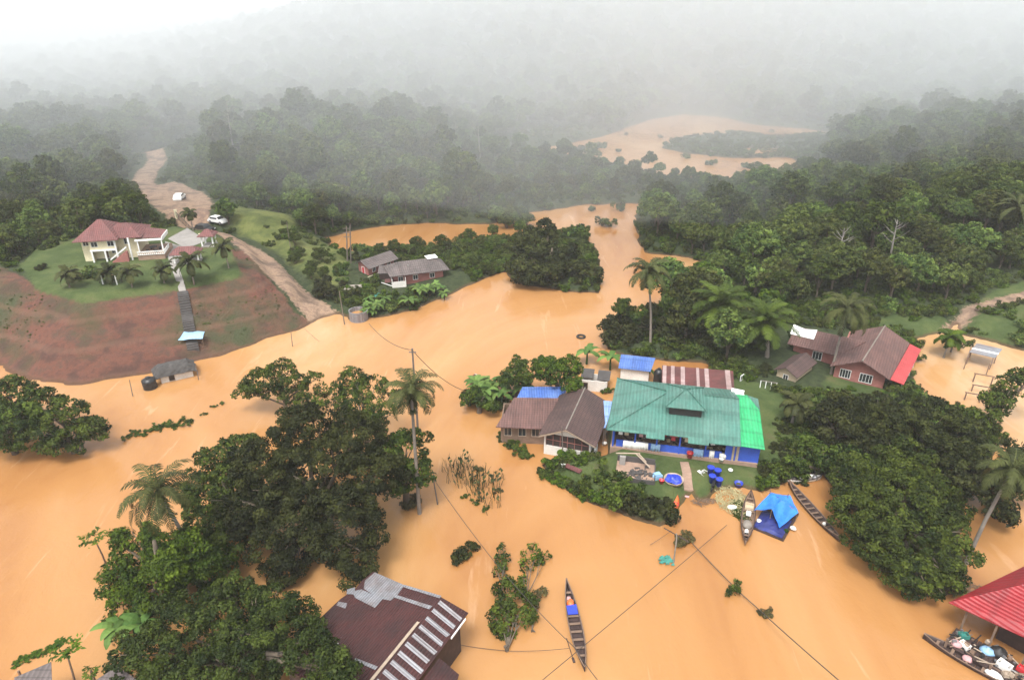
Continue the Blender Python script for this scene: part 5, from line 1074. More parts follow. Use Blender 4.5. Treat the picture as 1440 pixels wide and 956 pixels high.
car(253, 281, 6, R(100), 'white', 'white car parked on the muddy patch up the dirt road'); car(287, 318, 6.5, R(-20), 'black_plastic', 'black car parked behind the red roofed gazebo'); car(309, 322, 6.5, R(-25), 'white', 'white car parked right of the black car behind the gazebo')
# tarp on the bank, shed at the water edge
p = on_ground(275, 496, 1.5); t = empty('bank_tarpaulin', p, R(8), 'sagging pale blue tarpaulin over poles on the red bank', 'tarpaulin')
o = tarp_mesh([(-1.8, -.4, .7), (1.6, -.7, .9), (1.5, 1.0, 1.2), (-1.3, 1.1, 1.2)], 9, 3, -.25).build('sheet', M['sky_tarp'], t); md = o.modifiers.new('t', 'SOLIDIFY'); md.thickness = .03
for q in ((-1.7, -.3, .7), (1.5, -.6, .9), (1.4, .9, 1.2), (-1.2, 1.0, 1.2)): MB().tube([(q[0], q[1], -.3), q], .04, 5).build('pole', M['wood'], t)
A, B_ = P(224, 540, 0), P(268, 530, 0); th = math.atan2(B_.y - A.y, B_.x - A.x)
h = empty('thatched_shed', A, th, 'half sunk shed with a shaggy dark thatched roof and white wall at the bank', 'shed')
b = MB(); walls(b, .3, 4.2, 0, 2.4, -1, 1.1, .12); b.build('wall', M['white_wall'], h); window(h, 1.6, .1, .7, .9, -.003, 'wood', 'dark', 0)
rng = random.Random(3); b = MB(); N = 12; vs = []
for j in range(N + 1):
    for i in range(N + 1):
        u_, v_ = i / N, j / N; vs.append((-.5 + 5.2 * u_ + rng.uniform(-.1, .1), -.5 + 3.4 * v_ + rng.uniform(-.1, .1), 1.05 + 1.1 * math.sin(math.pi * v_) ** .8 * min(1, math.sin(math.pi * u_) * 1.6 + .2) + rng.uniform(-.06, .06)))
b.add(vs, [(j * (N + 1) + i, j * (N + 1) + i + 1, (j + 1) * (N + 1) + i + 1, (j + 1) * (N + 1) + i) for j in range(N) for i in range(N)]); o = b.build('thatch_roof', M['thatch'], h); md = o.modifiers.new('t', 'SOLIDIFY'); md.thickness = .15

# ------------------------------------------------------------ poles, cables, tyre
def pole(px, py, top_py, label, r=.1, top_px=None, arm=None, z=0, cat='pole', name='utility_pole', group=None):
    p = P(px, py, z); d = P(top_px or px, top_py, z); f = d.y / p.y
    # height where the sight line over the base crosses the pole top
    a = -(top_py - 478) / FPX; zt = CAM_H + p.y * (a * math.cos(PITCH) - math.sin(PITCH)) / (a * math.sin(PITCH) + math.cos(PITCH))
    dp = p.y * math.cos(PITCH) + (CAM_H - zt) * math.sin(PITCH); dx = ((top_px or px) - 720) / FPX * dp - p.x
    t = empty(name, p, 0, label, cat, group); MB().tube([(0, 0, -1.2), (dx, 0, zt - z)], [r, r * .7], 8).build('shaft', M['pole'], t)
    if arm:
        for k in range(arm): MB().box(dx - .7, dx + .7, -.05, .05, zt - z - .5 - k * .8, zt - z - .4 - k * .8).build('crossarm', M['pole'], t)
    return Vector((p.x + dx, p.y, zt))
pt1 = pole(485, 456, 409, 'tall thin pole standing in the water at the foot of the dirt road', .09, 477)
pole(488, 372, 318, 'left pole of the pair behind the bushes near the side channel', .14, 487, 3, 1, group='pair of poles by the side channel'); pole(493, 372, 317, 'right pole of the pair behind the bushes near the side channel', .12, 492, 0, 1, group='pair of poles by the side channel')
pole(411, 487, 466, 'short dark stake in the water at the tip of the red bank', .06, 409); pole(186, 557, 534, 'thin stake in the water left of the black tank', .06, 182); pole(279, 534, 511, 'thin stake in the water right of the thatched shed', .06, 275)
pole(793, 650, 600, 'dark leaning post in front of the barred window', .08, 790); pt3 = pole(617, 709, 671, 'dark leaning stake in open water right of the coconut palm', .09, 609)
pole(408, 345, 312, 'thin bare pole on the yellow green slope', .08, 403, z=4)
b = MB(); o = empty('utility_pole', (-10.9, 68, 0), 0, 'tall pole rising behind the coconut palm, carrying a cable', 'pole'); MB().tube([(0, 0, -1), (0, 0, 10.8)], [.14, .1], 8).build('shaft', M['pole'], o); MB().box(-.4, .4, -.05, .05, 10.3, 10.4).build('crossarm', M['pole'], o)
p = P(947, 792, 0); t = empty('leaning_pole', p, 0, 'pale leaning pole with a crossbar rising from the water near the kayak', 'pole')
MB().tube([(0, 0, -.8), (.15, .5, 2.3), (.1, .6, 2.9)], .06, 6).build('shaft', M['plank_grey'], t); MB().tube([(-.9, 1.2, 3.0), (1.1, .1, 2.4)], .05, 5).build('crossbar', M['wood_dark'], t)
p = P(935, 789, 0); rng = random.Random(5); b = MB()
for k in range(26):
    x, y = rng.gauss(0, .35), rng.gauss(0, .25); s = rng.uniform(.1, .25); b.slab([(x - s, y - s * .6, .1 + rng.random() * .15), (x + s, y - s * .5, .12), (x + s * .7, y + s, .16 + rng.random() * .1), (x - s * .6, y + s * .7, .1)], .02)
o = b.build('snagged_netting', M['teal_net']); o.location = p; tag(o, 'teal netting snagged at the foot of the pale leaning pole', 'netting')
def cable(pts, r, label, sag=.6, name='cable'):
    out = []
    for A, B_ in zip(pts[:-1], pts[1:]):
        A, B_ = Vector(A), Vector(B_)
        for k in range(16): q = A.lerp(B_, k / 16); q.z -= sag * 4 * (k / 16) * (1 - k / 16); out.append(q)
    out.append(Vector(pts[-1])); tag(MB().tube(out, r * .75, 5).build(name, M['cable']), label, 'cable')
TP = Vector((-10.9, 68, 10.6))
cable([P(519, 455, 1.2), TP], .045, 'overhead cable from the banana clump to the tall pole behind the palm', .9); cable([TP, P(652, 549, 2.0)], .045, 'overhead cable from the tall pole down to the shrubs by the blue roofed shed', .7)
cable([P(609, 672, 1.5), P(700, 795, 2.5), P(808, 910, 4), P(870, 990, 5)], .035, 'thin cable running from the leaning stake past the lone boat', .25)
cable([P(1022, 738, .4), P(760, 958, 3), P(700, 1010, 4)], .035, 'thin cable crossing diagonally from the debris to the bottom edge', .1)
cable([P(974, 764, .4), P(1030, 822, .4), P(1060, 850, .4), P(1182, 958, 3), P(1220, 990, 4)], .055, 'thick dark cable running to the bottom edge through caught bushes', .05)
cable([P(914, 766, .3), P(944, 746, .8)], .03, 'short cable leading to the snagged pole by the kayak', .05); cable([P(640, 905, .3), P(720, 915, .2), P(800, 911, 1)], .025, 'faint slack wire between the rusty roof and the lone boat', .1)
cable([P(428, 462, 1.0), P(449, 480, .1)], .025, 'thin wire dropping into the water off the road end', .05)
p = P(817, 474, 0); b = MB(); b.tube([(.55 * math.cos(a), .55 * math.sin(a), 0) for a in [2 * math.pi * k / 20 for k in range(21)]], .17, 8); o = b.build('tyre', M['rubber'], None, True); o.location = (p.x, p.y, .08); tag(o, 'black tyre floating alone on the open flood', 'tyre')
p = P(716, 585, 0)
p = P(803, 660, .9); t = empty('fallen_roof_piece', on_ground(805, 662, .8), R(-35), 'rusty board with a white pail end lying in the grass below the gabled house', 'board')
MB().slab([(-.9, -.25, .35), (1.0, -.25, .3), (1.0, .3, .4), (-.9, .3, .45)], .06).build('board', M['sheet_rust'], t); MB().lathe([(0, 0), (.22, 0), (.25, .3), (0, .32)], 10, (-1.1, 0, .15)).build('pail', M['white'], t)
p = on_ground(850, 626, 1.0); bucket(p, 'cloth_white', 'white pail between the gabled house and the green house', r=.25, h=.35)
# ------------------------------------------------------------ near trees
def Q(px, py, Y):
    """the point on a sight line at distance Y"""
    a = (px - 720) / FPX; b = -(py - 478) / FPX
    d = (a, b * math.sin(PITCH) + math.cos(PITCH), b * math.cos(PITCH) - math.sin(PITCH)); t = Y / d[1]
    return Vector((d[0] * t, Y, CAM_H + d[2] * t))
def big_tree(label, lobes, mat='leaf_dark', leaf=.42, clump=.95, cover=1.6, sparse=0.0, group=None, name='broadleaf_tree', trunk=.32, seed=0, flat=.72, wide=.55, zsq=.8, base=None):
    ls = [(Q(px, py, Y), rp * depth_of(Q(px, py, Y)) / FPX) for px, py, Y, rp in lobes]
    bx = sum(p.x for p, r in ls) / len(ls); by = sum(p.y for p, r in ls) / len(ls)
    if base: bx, by = base
    gz = max(0, ground(bx, by)); t = empty(name, (bx, by, gz), 0, label, 'tree', group)
    L = [(p.x - bx, p.y - by, max(p.z - gz, r * .6), r, r, r * zsq) for p, r in ls]
    link_mesh('crown', crown_mesh('crown', L, M[mat], seed + len(label), leaf, clump, cover, wide, sparse, flat), t)
    top = max(l[2] for l in L); link_mesh('trunk', trunk_mesh('trunk', top * .85, trunk, seed, L), t)
    return t
big_tree('huge dark dense tree in the middle of the flooded left foreground', [(430, 612, 54, 50), (500, 615, 54.5, 46), (375, 665, 51, 52), (455, 665, 51, 68), (525, 668, 51, 42), (405, 745, 47, 58), (480, 735, 47, 60), (500, 785, 45, 36), (395, 800, 45, 28), (345, 720, 48, 34)], 'leaf_dark', .26, .72, 1.6, trunk=.5, seed=1)
big_tree('small leafy tree standing behind the coconut palm trunk', [(572, 630, 56, 32), (588, 665, 54.5, 22), (560, 672, 54, 26), (545, 640, 55, 24)], 'leaf_mid', .34, .7, 1.4, seed=2)
big_tree('wide low branching tree farthest up the open water on the left', [(372, 540, 72, 28), (412, 546, 71.5, 24), (342, 550, 72, 16), (396, 524, 73, 20), (440, 536, 72, 16), (425, 565, 69, 14)], 'leaf_mid', .28, .6, 1.2, .2, trunk=.25, seed=3)
big_tree('thin spreading tree behind the huge dark tree, reaching toward the palm', [(492, 536, 69, 22), (520, 548, 67, 26), (550, 560, 66, 18), (466, 560, 66, 24), (500, 575, 62, 30), (535, 590, 60, 24)], 'leaf_mid', .26, .55, 1.0, .25, trunk=.25, seed=4)
big_tree('lighter green tree between the leaning coconut palm and the huge dark tree', [(312, 650, 54, 38), (285, 690, 52, 36), (335, 700, 50.5, 38), (300, 735, 49, 38), (340, 630, 55, 26), (330, 755, 47, 30)], 'leaf_mid', .27, .65, 1.4, seed=5)
big_tree('bushy bright green tree below the leaning coconut palm', [(192, 768, 46, 34), (240, 785, 44, 40), (168, 812, 42.5, 30), (290, 800, 44, 36), (215, 832, 41.5, 42), (162, 758, 46.5, 16), (268, 770, 46, 26), (172, 850, 40.5, 26), (262, 768, 41.2, 26), (240, 800, 40, 28), (285, 790, 41.5, 24)], 'leaf_fresh', .27, .65, 1.5, seed=6)
big_tree('very wide dark green tree filling the bottom left', [(325, 868, 38, 56), (262, 895, 36.5, 62), (212, 925, 35, 50), (395, 885, 35.4, 52), (440, 930, 31.8, 44), (350, 930, 34.5, 56), (285, 950, 34, 50), (478, 955, 30.6, 26), (330, 835, 40, 32), (375, 848, 38, 28)], 'leaf_deep', .23, .65, 1.6, trunk=.45, seed=7)
big_tree('rounded tree at the left edge nearest the red bank', [(15, 555, 69, 32), (50, 572, 67, 32), (-20, 570, 68, 36)], 'leaf_mid', .32, .7, 1.4, seed=8)
big_tree('hazy tree standing in water right of the left edge tree', [(92, 590, 65, 36), (132, 603, 64, 20), (60, 608, 63.5, 32), (95, 618, 63, 26)], 'leaf_mid', .32, .7, 1.4, seed=9)
big_tree('lowest tree of the left edge group', [(10, 605, 63, 36), (-30, 590, 64, 30), (35, 585, 64, 24)], 'leaf_mid', .32, .7, 1.4, seed=10)
big_tree('enormous rounded green tree over the end of the long dark boat', [(1262, 700, 52, 56), (1218, 718, 50.5, 44), (1312, 712, 51.5, 42), (1238, 770, 46.5, 50), (1300, 782, 46, 54), (1285, 830, 43, 34), (1335, 822, 43, 22), (1210, 672, 54, 36), (1275, 655, 56, 40), (1258, 735, 50, 56)], 'leaf_mid', .27, .7, 1.6, trunk=.5, seed=11)
big_tree('dark domed tree just south of the pond post frames', [(1265, 588, 62.5, 34), (1312, 594, 61.5, 38), (1355, 612, 60, 30), (1340, 635, 58.5, 34), (1295, 625, 59.5, 36)], 'leaf_dark', .28, .7, 1.6, seed=12)
big_tree('dark tree below the coral verandah roof of the pink brick house', [(1225, 592, 63, 28), (1205, 572, 65, 22), (1238, 570, 65, 22), (1240, 625, 60, 26)], 'leaf_dark', .28, .65, 1.5, seed=13)
big_tree('spreading tree at the right edge beside the flooded pond', [(1425, 545, 69, 22), (1398, 568, 67, 20), (1450, 532, 70, 22), (1385, 592, 65, 20), (1368, 585, 65, 12)], 'leaf_mid', .36, .8, 1.4, .15, seed=14)
big_tree('dark tree between the lime annex and the timber hut', [(1162, 588, 64, 22), (1188, 576, 65, 26), (1176, 604, 63, 28), (1195, 614, 62, 28)], 'leaf_dark', .36, .8, 1.6, seed=15)
big_tree('tangled bushy tree right of the lime annex above the pale boat', [(1140, 632, 61, 20), (1165, 645, 59.6, 24), (1195, 652, 58.5, 28), (1118, 652, 59.5, 14)], 'leaf_mid', .36, .75, 1.4, seed=16)
big_tree('dark tree in front of the leaning palm at the right edge', [(1372, 668, 56, 30), (1402, 690, 54, 28), (1442, 670, 55, 34), (1408, 722, 51.5, 20), (1345, 675, 56, 24), (1435, 640, 58, 24)], 'leaf_dark', .36, .75, 1.5, seed=17)
big_tree('dark dense tree clump at the tip of the tongue between the two channels', [(752, 348, 121, 30), (735, 380, 114, 24), (790, 378, 115, 28), (826, 386, 113.5, 19), (765, 395, 112, 20), (765, 325, 124, 18), (800, 355, 118, 16)], 'leaf_dark', .5, .95, 1.6, trunk=.35, seed=18)
big_tree('round dark bush-like tree behind the tall pole at the end of the road', [(458, 402, 108, 16), (465, 415, 106, 13), (450, 412, 106, 10)], 'leaf_dark', .45, .8, 1.6, seed=19)
big_tree('feathery green tree over the right end of the blue roofed shed', [(778, 522, 74, 24), (800, 518, 75, 20), (805, 540, 72, 16), (765, 515, 76, 18)], 'leaf_fresh', .24, .5, 1.4, seed=20)
big_tree('leafy green tree behind the left end of the blue roofed shed', [(738, 524, 75, 20), (728, 512, 77, 12), (715, 530, 75, 14)], 'leaf_mid', .24, .5, 1.4, seed=21)
big_tree('dark shrubby tree at the left tip of the west banana clump', [(658, 560, 72.4, 13), (676, 564, 72, 11), (668, 552, 73.5, 10), (690, 572, 71, 10)], 'leaf_mid', .26, .5, 1.4, seed=22)
for k, (lobes, lab) in enumerate(((([(866, 470, 92, 22), (858, 488, 90, 14), (885, 480, 90, 18)]), 'dark bushy tree at the water edge left of the tall coconut palm'), ([(930, 462, 93, 26), (905, 478, 91, 18), (945, 488, 89, 18)], 'dark rounded tree right of the tall coconut palm trunk'),
    ([(975, 470, 92, 22), (965, 440, 97, 22), (990, 495, 88, 16)], 'dense dark tree behind the rusty striped shed'), ([(1045, 495, 88, 22), (1065, 515, 85, 18), (1030, 510, 86, 16)], 'dark shrubby tree right of the rusty striped shed'))):
    big_tree(lab, lobes, 'leaf_dark', .42, .85, 1.5, seed=30 + k)

# ------------------------------------------------------------ palms
def palm_crown(nf, L, seed, droop=1.0, leaf_l=.72, mat='leaf_palm', width=.11, up=.5, dead=3):
    rng = random.Random(seed); V_, F_, T_ = [], [], []
    def quad(a, b, c, d, t): n = len(V_); V_.extend([a, b, c, d]); F_.append((n, n + 1, n + 2, n + 3)); T_.append(t)
    for k in range(nf + dead):
        isdead = k >= nf; az = k * 2.399 + rng.uniform(-.2, .2); el = (-1.1 if isdead else (up + .75) - 1.55 * (k / nf)) + rng.uniform(-.12, .12); LL = L * rng.uniform(.82, 1.1) * (.75 if isdead else 1)
        d = Vector((math.cos(az), math.sin(az), 0)); side = Vector((-d.y, d.x, 0)); p = Vector((0, 0, 0)); n = 13; ang = el; pts = [p.copy()]; dirs = []
        for i in range(n):
            v = d * math.cos(ang) + Vector((0, 0, math.sin(ang))); p = p + v * LL / n; pts.append(p.copy()); dirs.append(v); ang -= droop * .135 * (.6 + i / n)
        tt = rng.uniform(.25, .9)
        for i in range(n):
            w_ = .05 * (1 - i / n) + .015; a, b = pts[i], pts[i + 1]; quad(a - side * w_, a + side * w_, b + side * w_ * .9, b - side * w_ * .9, .9)
            if i == 0: continue
            for s in (-1, 1):
                for q in range(2):
                    f = (i + q * .5) / n; base = a.lerp(b, q * .5); ll = leaf_l * math.sin(math.pi * min(1, f * .85 + .12)) ** .7 * rng.uniform(.85, 1.1)
                    out = (side * s * .85 + dirs[i] * .55 + Vector((0, 0, .1 - .35 * rng.random() * droop))).normalized()
                    m1 = base + out * ll * .55; tip = base + out * ll + Vector((0, 0, -.2 * ll * droop)); wv = dirs[i] * width * .5
                    quad(base - wv * .6, base + wv * .6, m1 + wv, m1 - wv, tt + rng.uniform(-.15, .15)); quad(m1 - wv, m1 + wv, tip + wv * .15, tip - wv * .15, tt + rng.uniform(-.15, .15))
    me = bpy.data.meshes.new('crown'); me.from_pydata([tuple(v) for v in V_], [], F_); me.update(); a = me.attributes.new('tint', 'FLOAT', 'FACE'); a.data.foreach_set('value', np.clip(T_, 0, 1).astype(np.float32)); me.materials.append(M[mat]); return me
def palm(base, top, label, L=3.3, nf=22, seed=0, droop=1.0, r=.17, mat='leaf_palm', name='coconut_palm', cat='palm', group=None, up=.5, nuts=True, leaf_l=.7, width=.12, crown=None):
    base, top = Vector(base), Vector(top); t = empty(name, base, 0, label, cat, group); e = top - base
    mid = e * .5 + Vector((-e.x * .18, -e.y * .1, 0)); pts = [Vector((0, 0, -.8)), Vector((0, 0, 0)), e * .25 + Vector((-e.x * .12, 0, 0)), mid, e * .78 + Vector((-e.x * .08, 0, 0)), e]
    tr = MB().tube(pts, [r * 1.35, r * 1.25, r, r * .9, r * .8, r * .75], 8).build('trunk', M['palm_bark'], t, True)
    c = link_mesh('crown', crown or palm_crown(nf, L, seed, droop, leaf_l, mat, width, up), t); c.location = e
    if nuts:
        b = MB(); rng = random.Random(seed)
        for k in range(7): a = k * .9; b.lathe([(0, -.16), (.12, -.08), (.14, .03), (0, .15)], 7, (.26 * math.cos(a), .26 * math.sin(a), -.25 - .1 * rng.random()))
        n_ = b.build('coconuts', M['leaf_dry'], t, True); n_.location = e
    return t
def palm_px(bpx, bpy_, tpx, tpy, label, z=0, **k):
    p = P(bpx, bpy_, z); q = Q(tpx, tpy, p.y); return palm((p.x, p.y, max(0, z)), q, label, **k)
palm_px(590, 722, 578, 548, 'tall slender coconut palm rising from open water at picture centre left', L=3.4, seed=1, nf=22, droop=1.1)
palm_px(300, 845, 222, 690, 'leaning coconut palm with browned fronds at the left, above bright green tree', L=4.0, seed=2, nf=24, droop=1.2, mat='leaf_palm')
palm_px(914, 495, 912, 382, 'straight coconut palm silhouetted against the river left of the forest', L=4.0, seed=3, nf=22, droop=1.1, width=.17)
palm_px(1165, 540, 1192, 435, 'coconut palm leaning over the brown roof of the pink brick house', L=4.4, seed=4, nf=24, droop=1.35, width=.16)
palm_px(1358, 792, 1424, 660, 'coconut palm with a long bare slanting trunk at the right edge', L=3.6, seed=5, nf=22, droop=1.1)
palm_px(1112, 600, 1122, 568, 'small dark palm on the grass right of the lime annex', z=1, L=2.4, seed=6, nf=16, nuts=False, width=.15)
palm_px(1016, 492, 1012, 430, 'large feathery oil palm in the forest edge, left of two', z=1, L=4.8, seed=7, nf=26, droop=.9, r=.3, mat='leaf_mid', name='oil_palm', nuts=False, leaf_l=1.1, width=.18, up=.7)
palm_px(1078, 510, 1076, 455, 'large feathery oil palm in the forest edge, right of two', z=1, L=5.0, seed=8, nf=26, droop=.9, r=.3, mat='leaf_mid', name='oil_palm', nuts=False, leaf_l=1.1, width=.18, up=.7)
palm_px(1327, 503, 1336, 474, 'slim palm standing in the pond, left of a pair', L=2.4, seed=9, nf=12, nuts=False, width=.2, mat='leaf_fresh', r=.12)
palm_px(1337, 495, 1342, 475, 'shorter slim palm standing in the pond, right of a pair', L=2.0, seed=10, nf=10, nuts=False, width=.2, mat='leaf_fresh', r=.12)
palm_px(1425, 350, 1432, 292, 'hazy palm above the forest canopy at the right edge', z=5, L=5, seed=11, nf=18, width=.25, nuts=False)
for k, (bx, by, tx, ty, L, lab) in enumerate(((98, 404, 95, 385, 2.2, 'small palm on the lawn left of the villa shrubs'), (160, 397, 152, 382, 2.6, 'dark palm over the white garden frame'), (186, 404, 180, 382, 2.2, 'palm at the lawn edge right of the white garden frame'), (231, 398, 228, 380, 2.2, 'palm left of the concrete garden walk'),
    (272, 395, 266, 368, 3.4, 'full palm right of the concrete garden walk beside the pavilion'), (322, 377, 313, 347, 2.6, 'pale trunked palm near the right corner of the lawn'), (272, 325, 266, 300, 1.8, 'slender palm beside the drive gate'))):
    palm_px(bx, by, tx, ty, lab, z=7, L=L, seed=20 + k, nf=13, nuts=False, width=.2, r=.1, name='garden_palm', mat='leaf_dark' if k in (1, 4) else 'leaf_palm')
# bananas
def banana_mesh(seed, nl=9, L=2.2):
    rng = random.Random(seed); V_, F_, T_ = [], [], []
    for k in range(nl):
        az = k * 2.4 + rng.uniform(-.3, .3); d = Vector((math.cos(az), math.sin(az), 0)); side = Vector((-d.y, d.x, 0)); ang = rng.uniform(.5, 1.25); p = Vector((0, 0, 0)); n = 7; LL = L * rng.uniform(.75, 1.1); t = rng.uniform(.2, .9); prev = None
        for i in range(n + 1):
            w_ = .34 * math.sin(math.pi * min(.97, .12 + .88 * i / n)) ** .6 * (1 if i < n else .3) + .03; fold = Vector((0, 0, -.12 * w_))
            cur = [p - side * w_ - fold * -1, p.copy(), p + side * w_ + fold]
            if prev:
                m = len(V_); V_.extend(prev + cur); F_.append((m, m + 1, m + 4, m + 3)); F_.append((m + 1, m + 2, m + 5, m + 4)); T_ += [t, min(1, t + .15)]
            prev = [q.copy() for q in cur]; p = p + (d * math.cos(ang) + Vector((0, 0, math.sin(ang)))) * LL / n; ang -= .3
    me = bpy.data.meshes.new('leaves'); me.from_pydata([tuple(v) for v in V_], [], F_); me.update(); a = me.attributes.new('tint', 'FLOAT', 'FACE'); a.data.foreach_set('value', np.array(T_, np.float32)); me.materials.append(M['leaf_banana']); return me
BM = [banana_mesh(s) for s in range(4)]
def banana(px, py, s, k, label, group=None, hh=1.6):
    p = P(px, py, 0); gz = max(0, ground(p.x, p.y)); t = empty('banana_plant', (p.x, p.y, gz), k * 1.3, label, 'banana plant', group); t.scale = (s, s, s)
    MB().tube([(0, 0, -.6), (.05, 0, hh)], [.16, .1], 7).build('stem', M['leaf_banana'], t, True); l = link_mesh('leaves', BM[k % 4], t); l.location = (.05, 0, hh); return t
rng = random.Random(12)
for k in range(9): banana(530 + rng.uniform(-14, 14), 444 + rng.uniform(-10, 4), rng.uniform(.55, .8), k, 'banana plant in the flooded clump beside the round cistern', 'bananas beside the round cistern')
for k in range(9): banana(606 + rng.uniform(-18, 20), 424 + rng.uniform(-12, 2), rng.uniform(.6, .85), k, 'banana plant in the clump in front of the long grey house', 'bananas in front of the long grey house')
banana(577, 437, 1.0, 2, 'single fresh banana plant between the two far bank banana clumps')
for k in range(16): banana(704 + rng.uniform(-34, 36), 562 + rng.uniform(-16, 12), rng.uniform(.7, 1.0), k, 'banana plant in the big clump left of the blue roofed shed', 'bananas left of the blue roofed shed')
banana(825, 512, 1.1, 1, 'banana plant with long leaves beside the white outhouse, against open water'); banana(858, 520, 1.1, 2, 'yellowish banana plant between the outhouse and the blue roofed hut')
for k in range(3): banana(888 + 9 * k, 530, .8, k + 1, 'banana plant in front of the blue roofed hut', 'bananas in front of the blue roofed hut')
for k, (x, y, s) in enumerate(((172, 905, 1.0), (190, 890, .9), (205, 900, 1.0))): banana(x, y, s, k, 'banana plant under the left flank of the bottom left trees', 'bananas under the bottom left trees')
for k in range(3): banana(1138 + 12 * k, 508, .9, k, 'banana plant behind the timber hut roof', 'bananas behind the timber hut')
# papaya
def papaya(px, py, tx, ty, label, seed, s=1.0):
    p = P(px, py, 0); q = Q(tx, ty, p.y) - p; t = empty('papaya_tree', p, 0, label, 'papaya tree'); MB().tube([(0, 0, -.5), q * .5 + Vector((.05, 0, 0)), q], [.09, .07, .05], 6).build('trunk', M['twig'], t, True)
    rng = np.random.RandomState(seed); ps, ns, ts = [], [], []
    for k in range(11):
        az = k * 2.4; r = .75 * s * rng.uniform(.7, 1.15); c = np.array([r * math.cos(az), r * math.sin(az), .1 + .25 * rng.rand()]); n = 14
        ps.append(c + rng.normal(size=(n, 3)) * np.array([.19, .19, .05]) * s); ns.append(np.tile([0, 0, 1.], (n, 1)) + rng.normal(size=(n, 3)) * .25); ts.append(np.full(n, rng.uniform(.2, .9)))
    nn = np.concatenate(ns); nn /= np.linalg.norm(nn, axis=1, keepdims=True); c = link_mesh('leaves', leaf_mesh('leaves', np.concatenate(ps), nn, np.concatenate(ts), .34 * s, .45, M['leaf_fresh'], rng), t); c.location = q
papaya(153, 802, 133, 758, 'small papaya tree leaning out over the water left of the coconut palm', 1); papaya(112, 985, 92, 912, 'papaya tree between the two dark roof corners at the bottom left', 2, 1.1); papaya(130, 985, 128, 948, 'low papaya sprout beside the bottom left tree', 3, .6)

# ------------------------------------------------------------ bushes
def bush_mesh(seed, mat, leaf=.24, n=4, cover=1.4):
    rng = random.Random(seed); L = [(0, 0, .4, .5, .5, .42)] + [(rng.uniform(-.8, .8), rng.uniform(-.8, .8), rng.uniform(.1, .75), .3, .3, .3) for _ in range(n + 3)]
    return crown_mesh('bush', L, M[mat], seed, leaf * .85, .26, cover)
BU = {k: [bush_mesh(s + 10 * i, mt, lf) for s in range(3)] for i, (k, mt, lf) in enumerate((('dark', 'leaf_dark', .22), ('mid', 'leaf_mid', .22), ('fresh', 'leaf_fresh', .22), ('dry', 'leaf_dry', .2), ('coarse', 'leaf_forest', .3)))}
bi = 0
def bush(px, py, rpx, kind, label, group=None, sz=1.0, z=None, name='bush', cat='bush'):
    global bi
    bi += 1; p = P(px, py, 0 if z is None else z)
    for _ in range(2): gz = max(0, ground(p.x, p.y)); p = P(px, py, gz)
    r = rpx * depth_of(p) / FPX; o = link_mesh(name, BU[kind][bi % 3]); o.location = (p.x, p.y, gz - .12 * r); o.scale = (r, r, r * sz); o.rotation_euler = (0, 0, bi * 1.7); return tag(o, label, cat, group)
bush(653, 780, 20, 'dark', 'lone dark bush in open water left of the thin cable', sz=.8); bush(578, 712, 15, 'dry', 'low scrubby bush at the foot of the tall coconut palm')
bush(868, 700, 30, 'mid', 'big shrub at the left of the shore hedge below the ruined shed'); bush(915, 722, 32, 'dark', 'largest dark shrub at the shore corner beside the orange kayak'); bush(845, 672, 22, 'mid', 'shrub on the grass left of the ruined shed'); bush(886, 655 + 40, 22, 'mid', 'shrub between the two big shore shrubs')
bush(854, 551, 9, 'fresh', 'small round bush in the flooded yard behind the gabled house'); bush(1282, 498, 12, 'dark', 'dark bush beside the right end of the coral verandah roof'); bush(1349, 488, 8, 'mid', 'low bush in the pond right of the palm pair'); bush(1363, 486, 8, 'mid', 'small round bush in the pond left of the field shelter')
bush(962, 762, 14, 'dry', 'brown green bush caught on the thick cable by the leaning pole'); bush(1029, 834, 15, 'mid', 'leafy bush caught halfway along the thick cable'); bush(1078, 864, 11, 'dry', 'sparse twiggy bush caught lower on the thick cable'); bush(1340, 478 + 5, 6, 'fresh', 'tuft at the foot of the pond palms')
bush(849, 318, 14, 'mid', 'bush standing alone in the upper river, larger of two'); bush(832, 296, 8, 'mid', 'small bush near the far bank of the upper river'); bush(870, 297, 9, 'mid', 'narrow bush at mid channel of the upper river', sz=1.6); bush(838, 362, 6, 'mid', 'tiny bush in the river right of the tongue'); bush(812, 330, 16, 'coarse', 'broad bush on the tip of the scrubby tongue')
for x, y, r in ((60, 350, 9), (57, 378, 9), (75, 345, 12)): bush(x, y, r, 'dark' if y > 370 else 'mid', {350: 'shrub at the back left edge of the villa lawn', 378: 'dark clipped shrub on the left of the villa lawn', 345: 'taller shrub at the corner behind the villa'}[y], z=7)
for x, y, r in ((110, 392, 12), (125, 388, 14), (138, 392, 10)): bush(x, y, r, 'coarse', 'greyish shrub in the bed below the villa front wall', 'shrubs in the bed below the villa', z=7)
for x, y, r in ((215, 322, 14), (235, 318, 12), (200, 318, 12)): bush(x, y, r, 'coarse', 'shrub in the hedge behind the villa terrace', 'hedge behind the villa terrace', z=6.5)
for k in range(16): bush(182 + 84 * (k / 15) + rng.uniform(-4, 4), 612 - 22 * (k / 15) + rng.uniform(-6, 6), rng.uniform(5, 9), 'mid', 'tuft of leafy branch tips poking from the water left of the wide low tree', 'row of branch tips in the water', .6)
for x, y in ((300, 572), (312, 567), (288, 583)): bush(x, y, 5, 'mid', 'small tuft between the branch tips and the wide low tree', 'small tufts near the wide low tree', .6)
for k in range(26): f = k / 25; bush(758 + 80 * f + rng.uniform(-4, 4), 662 + 44 * f + rng.uniform(-4, 5) - 4 * (f > .3) * f, rng.uniform(6, 12), rng.choice(['mid', 'mid', 'fresh', 'dark']), 'shrub in the overgrown shore hedge below the gabled house', 'shore hedge below the gabled house', .8)
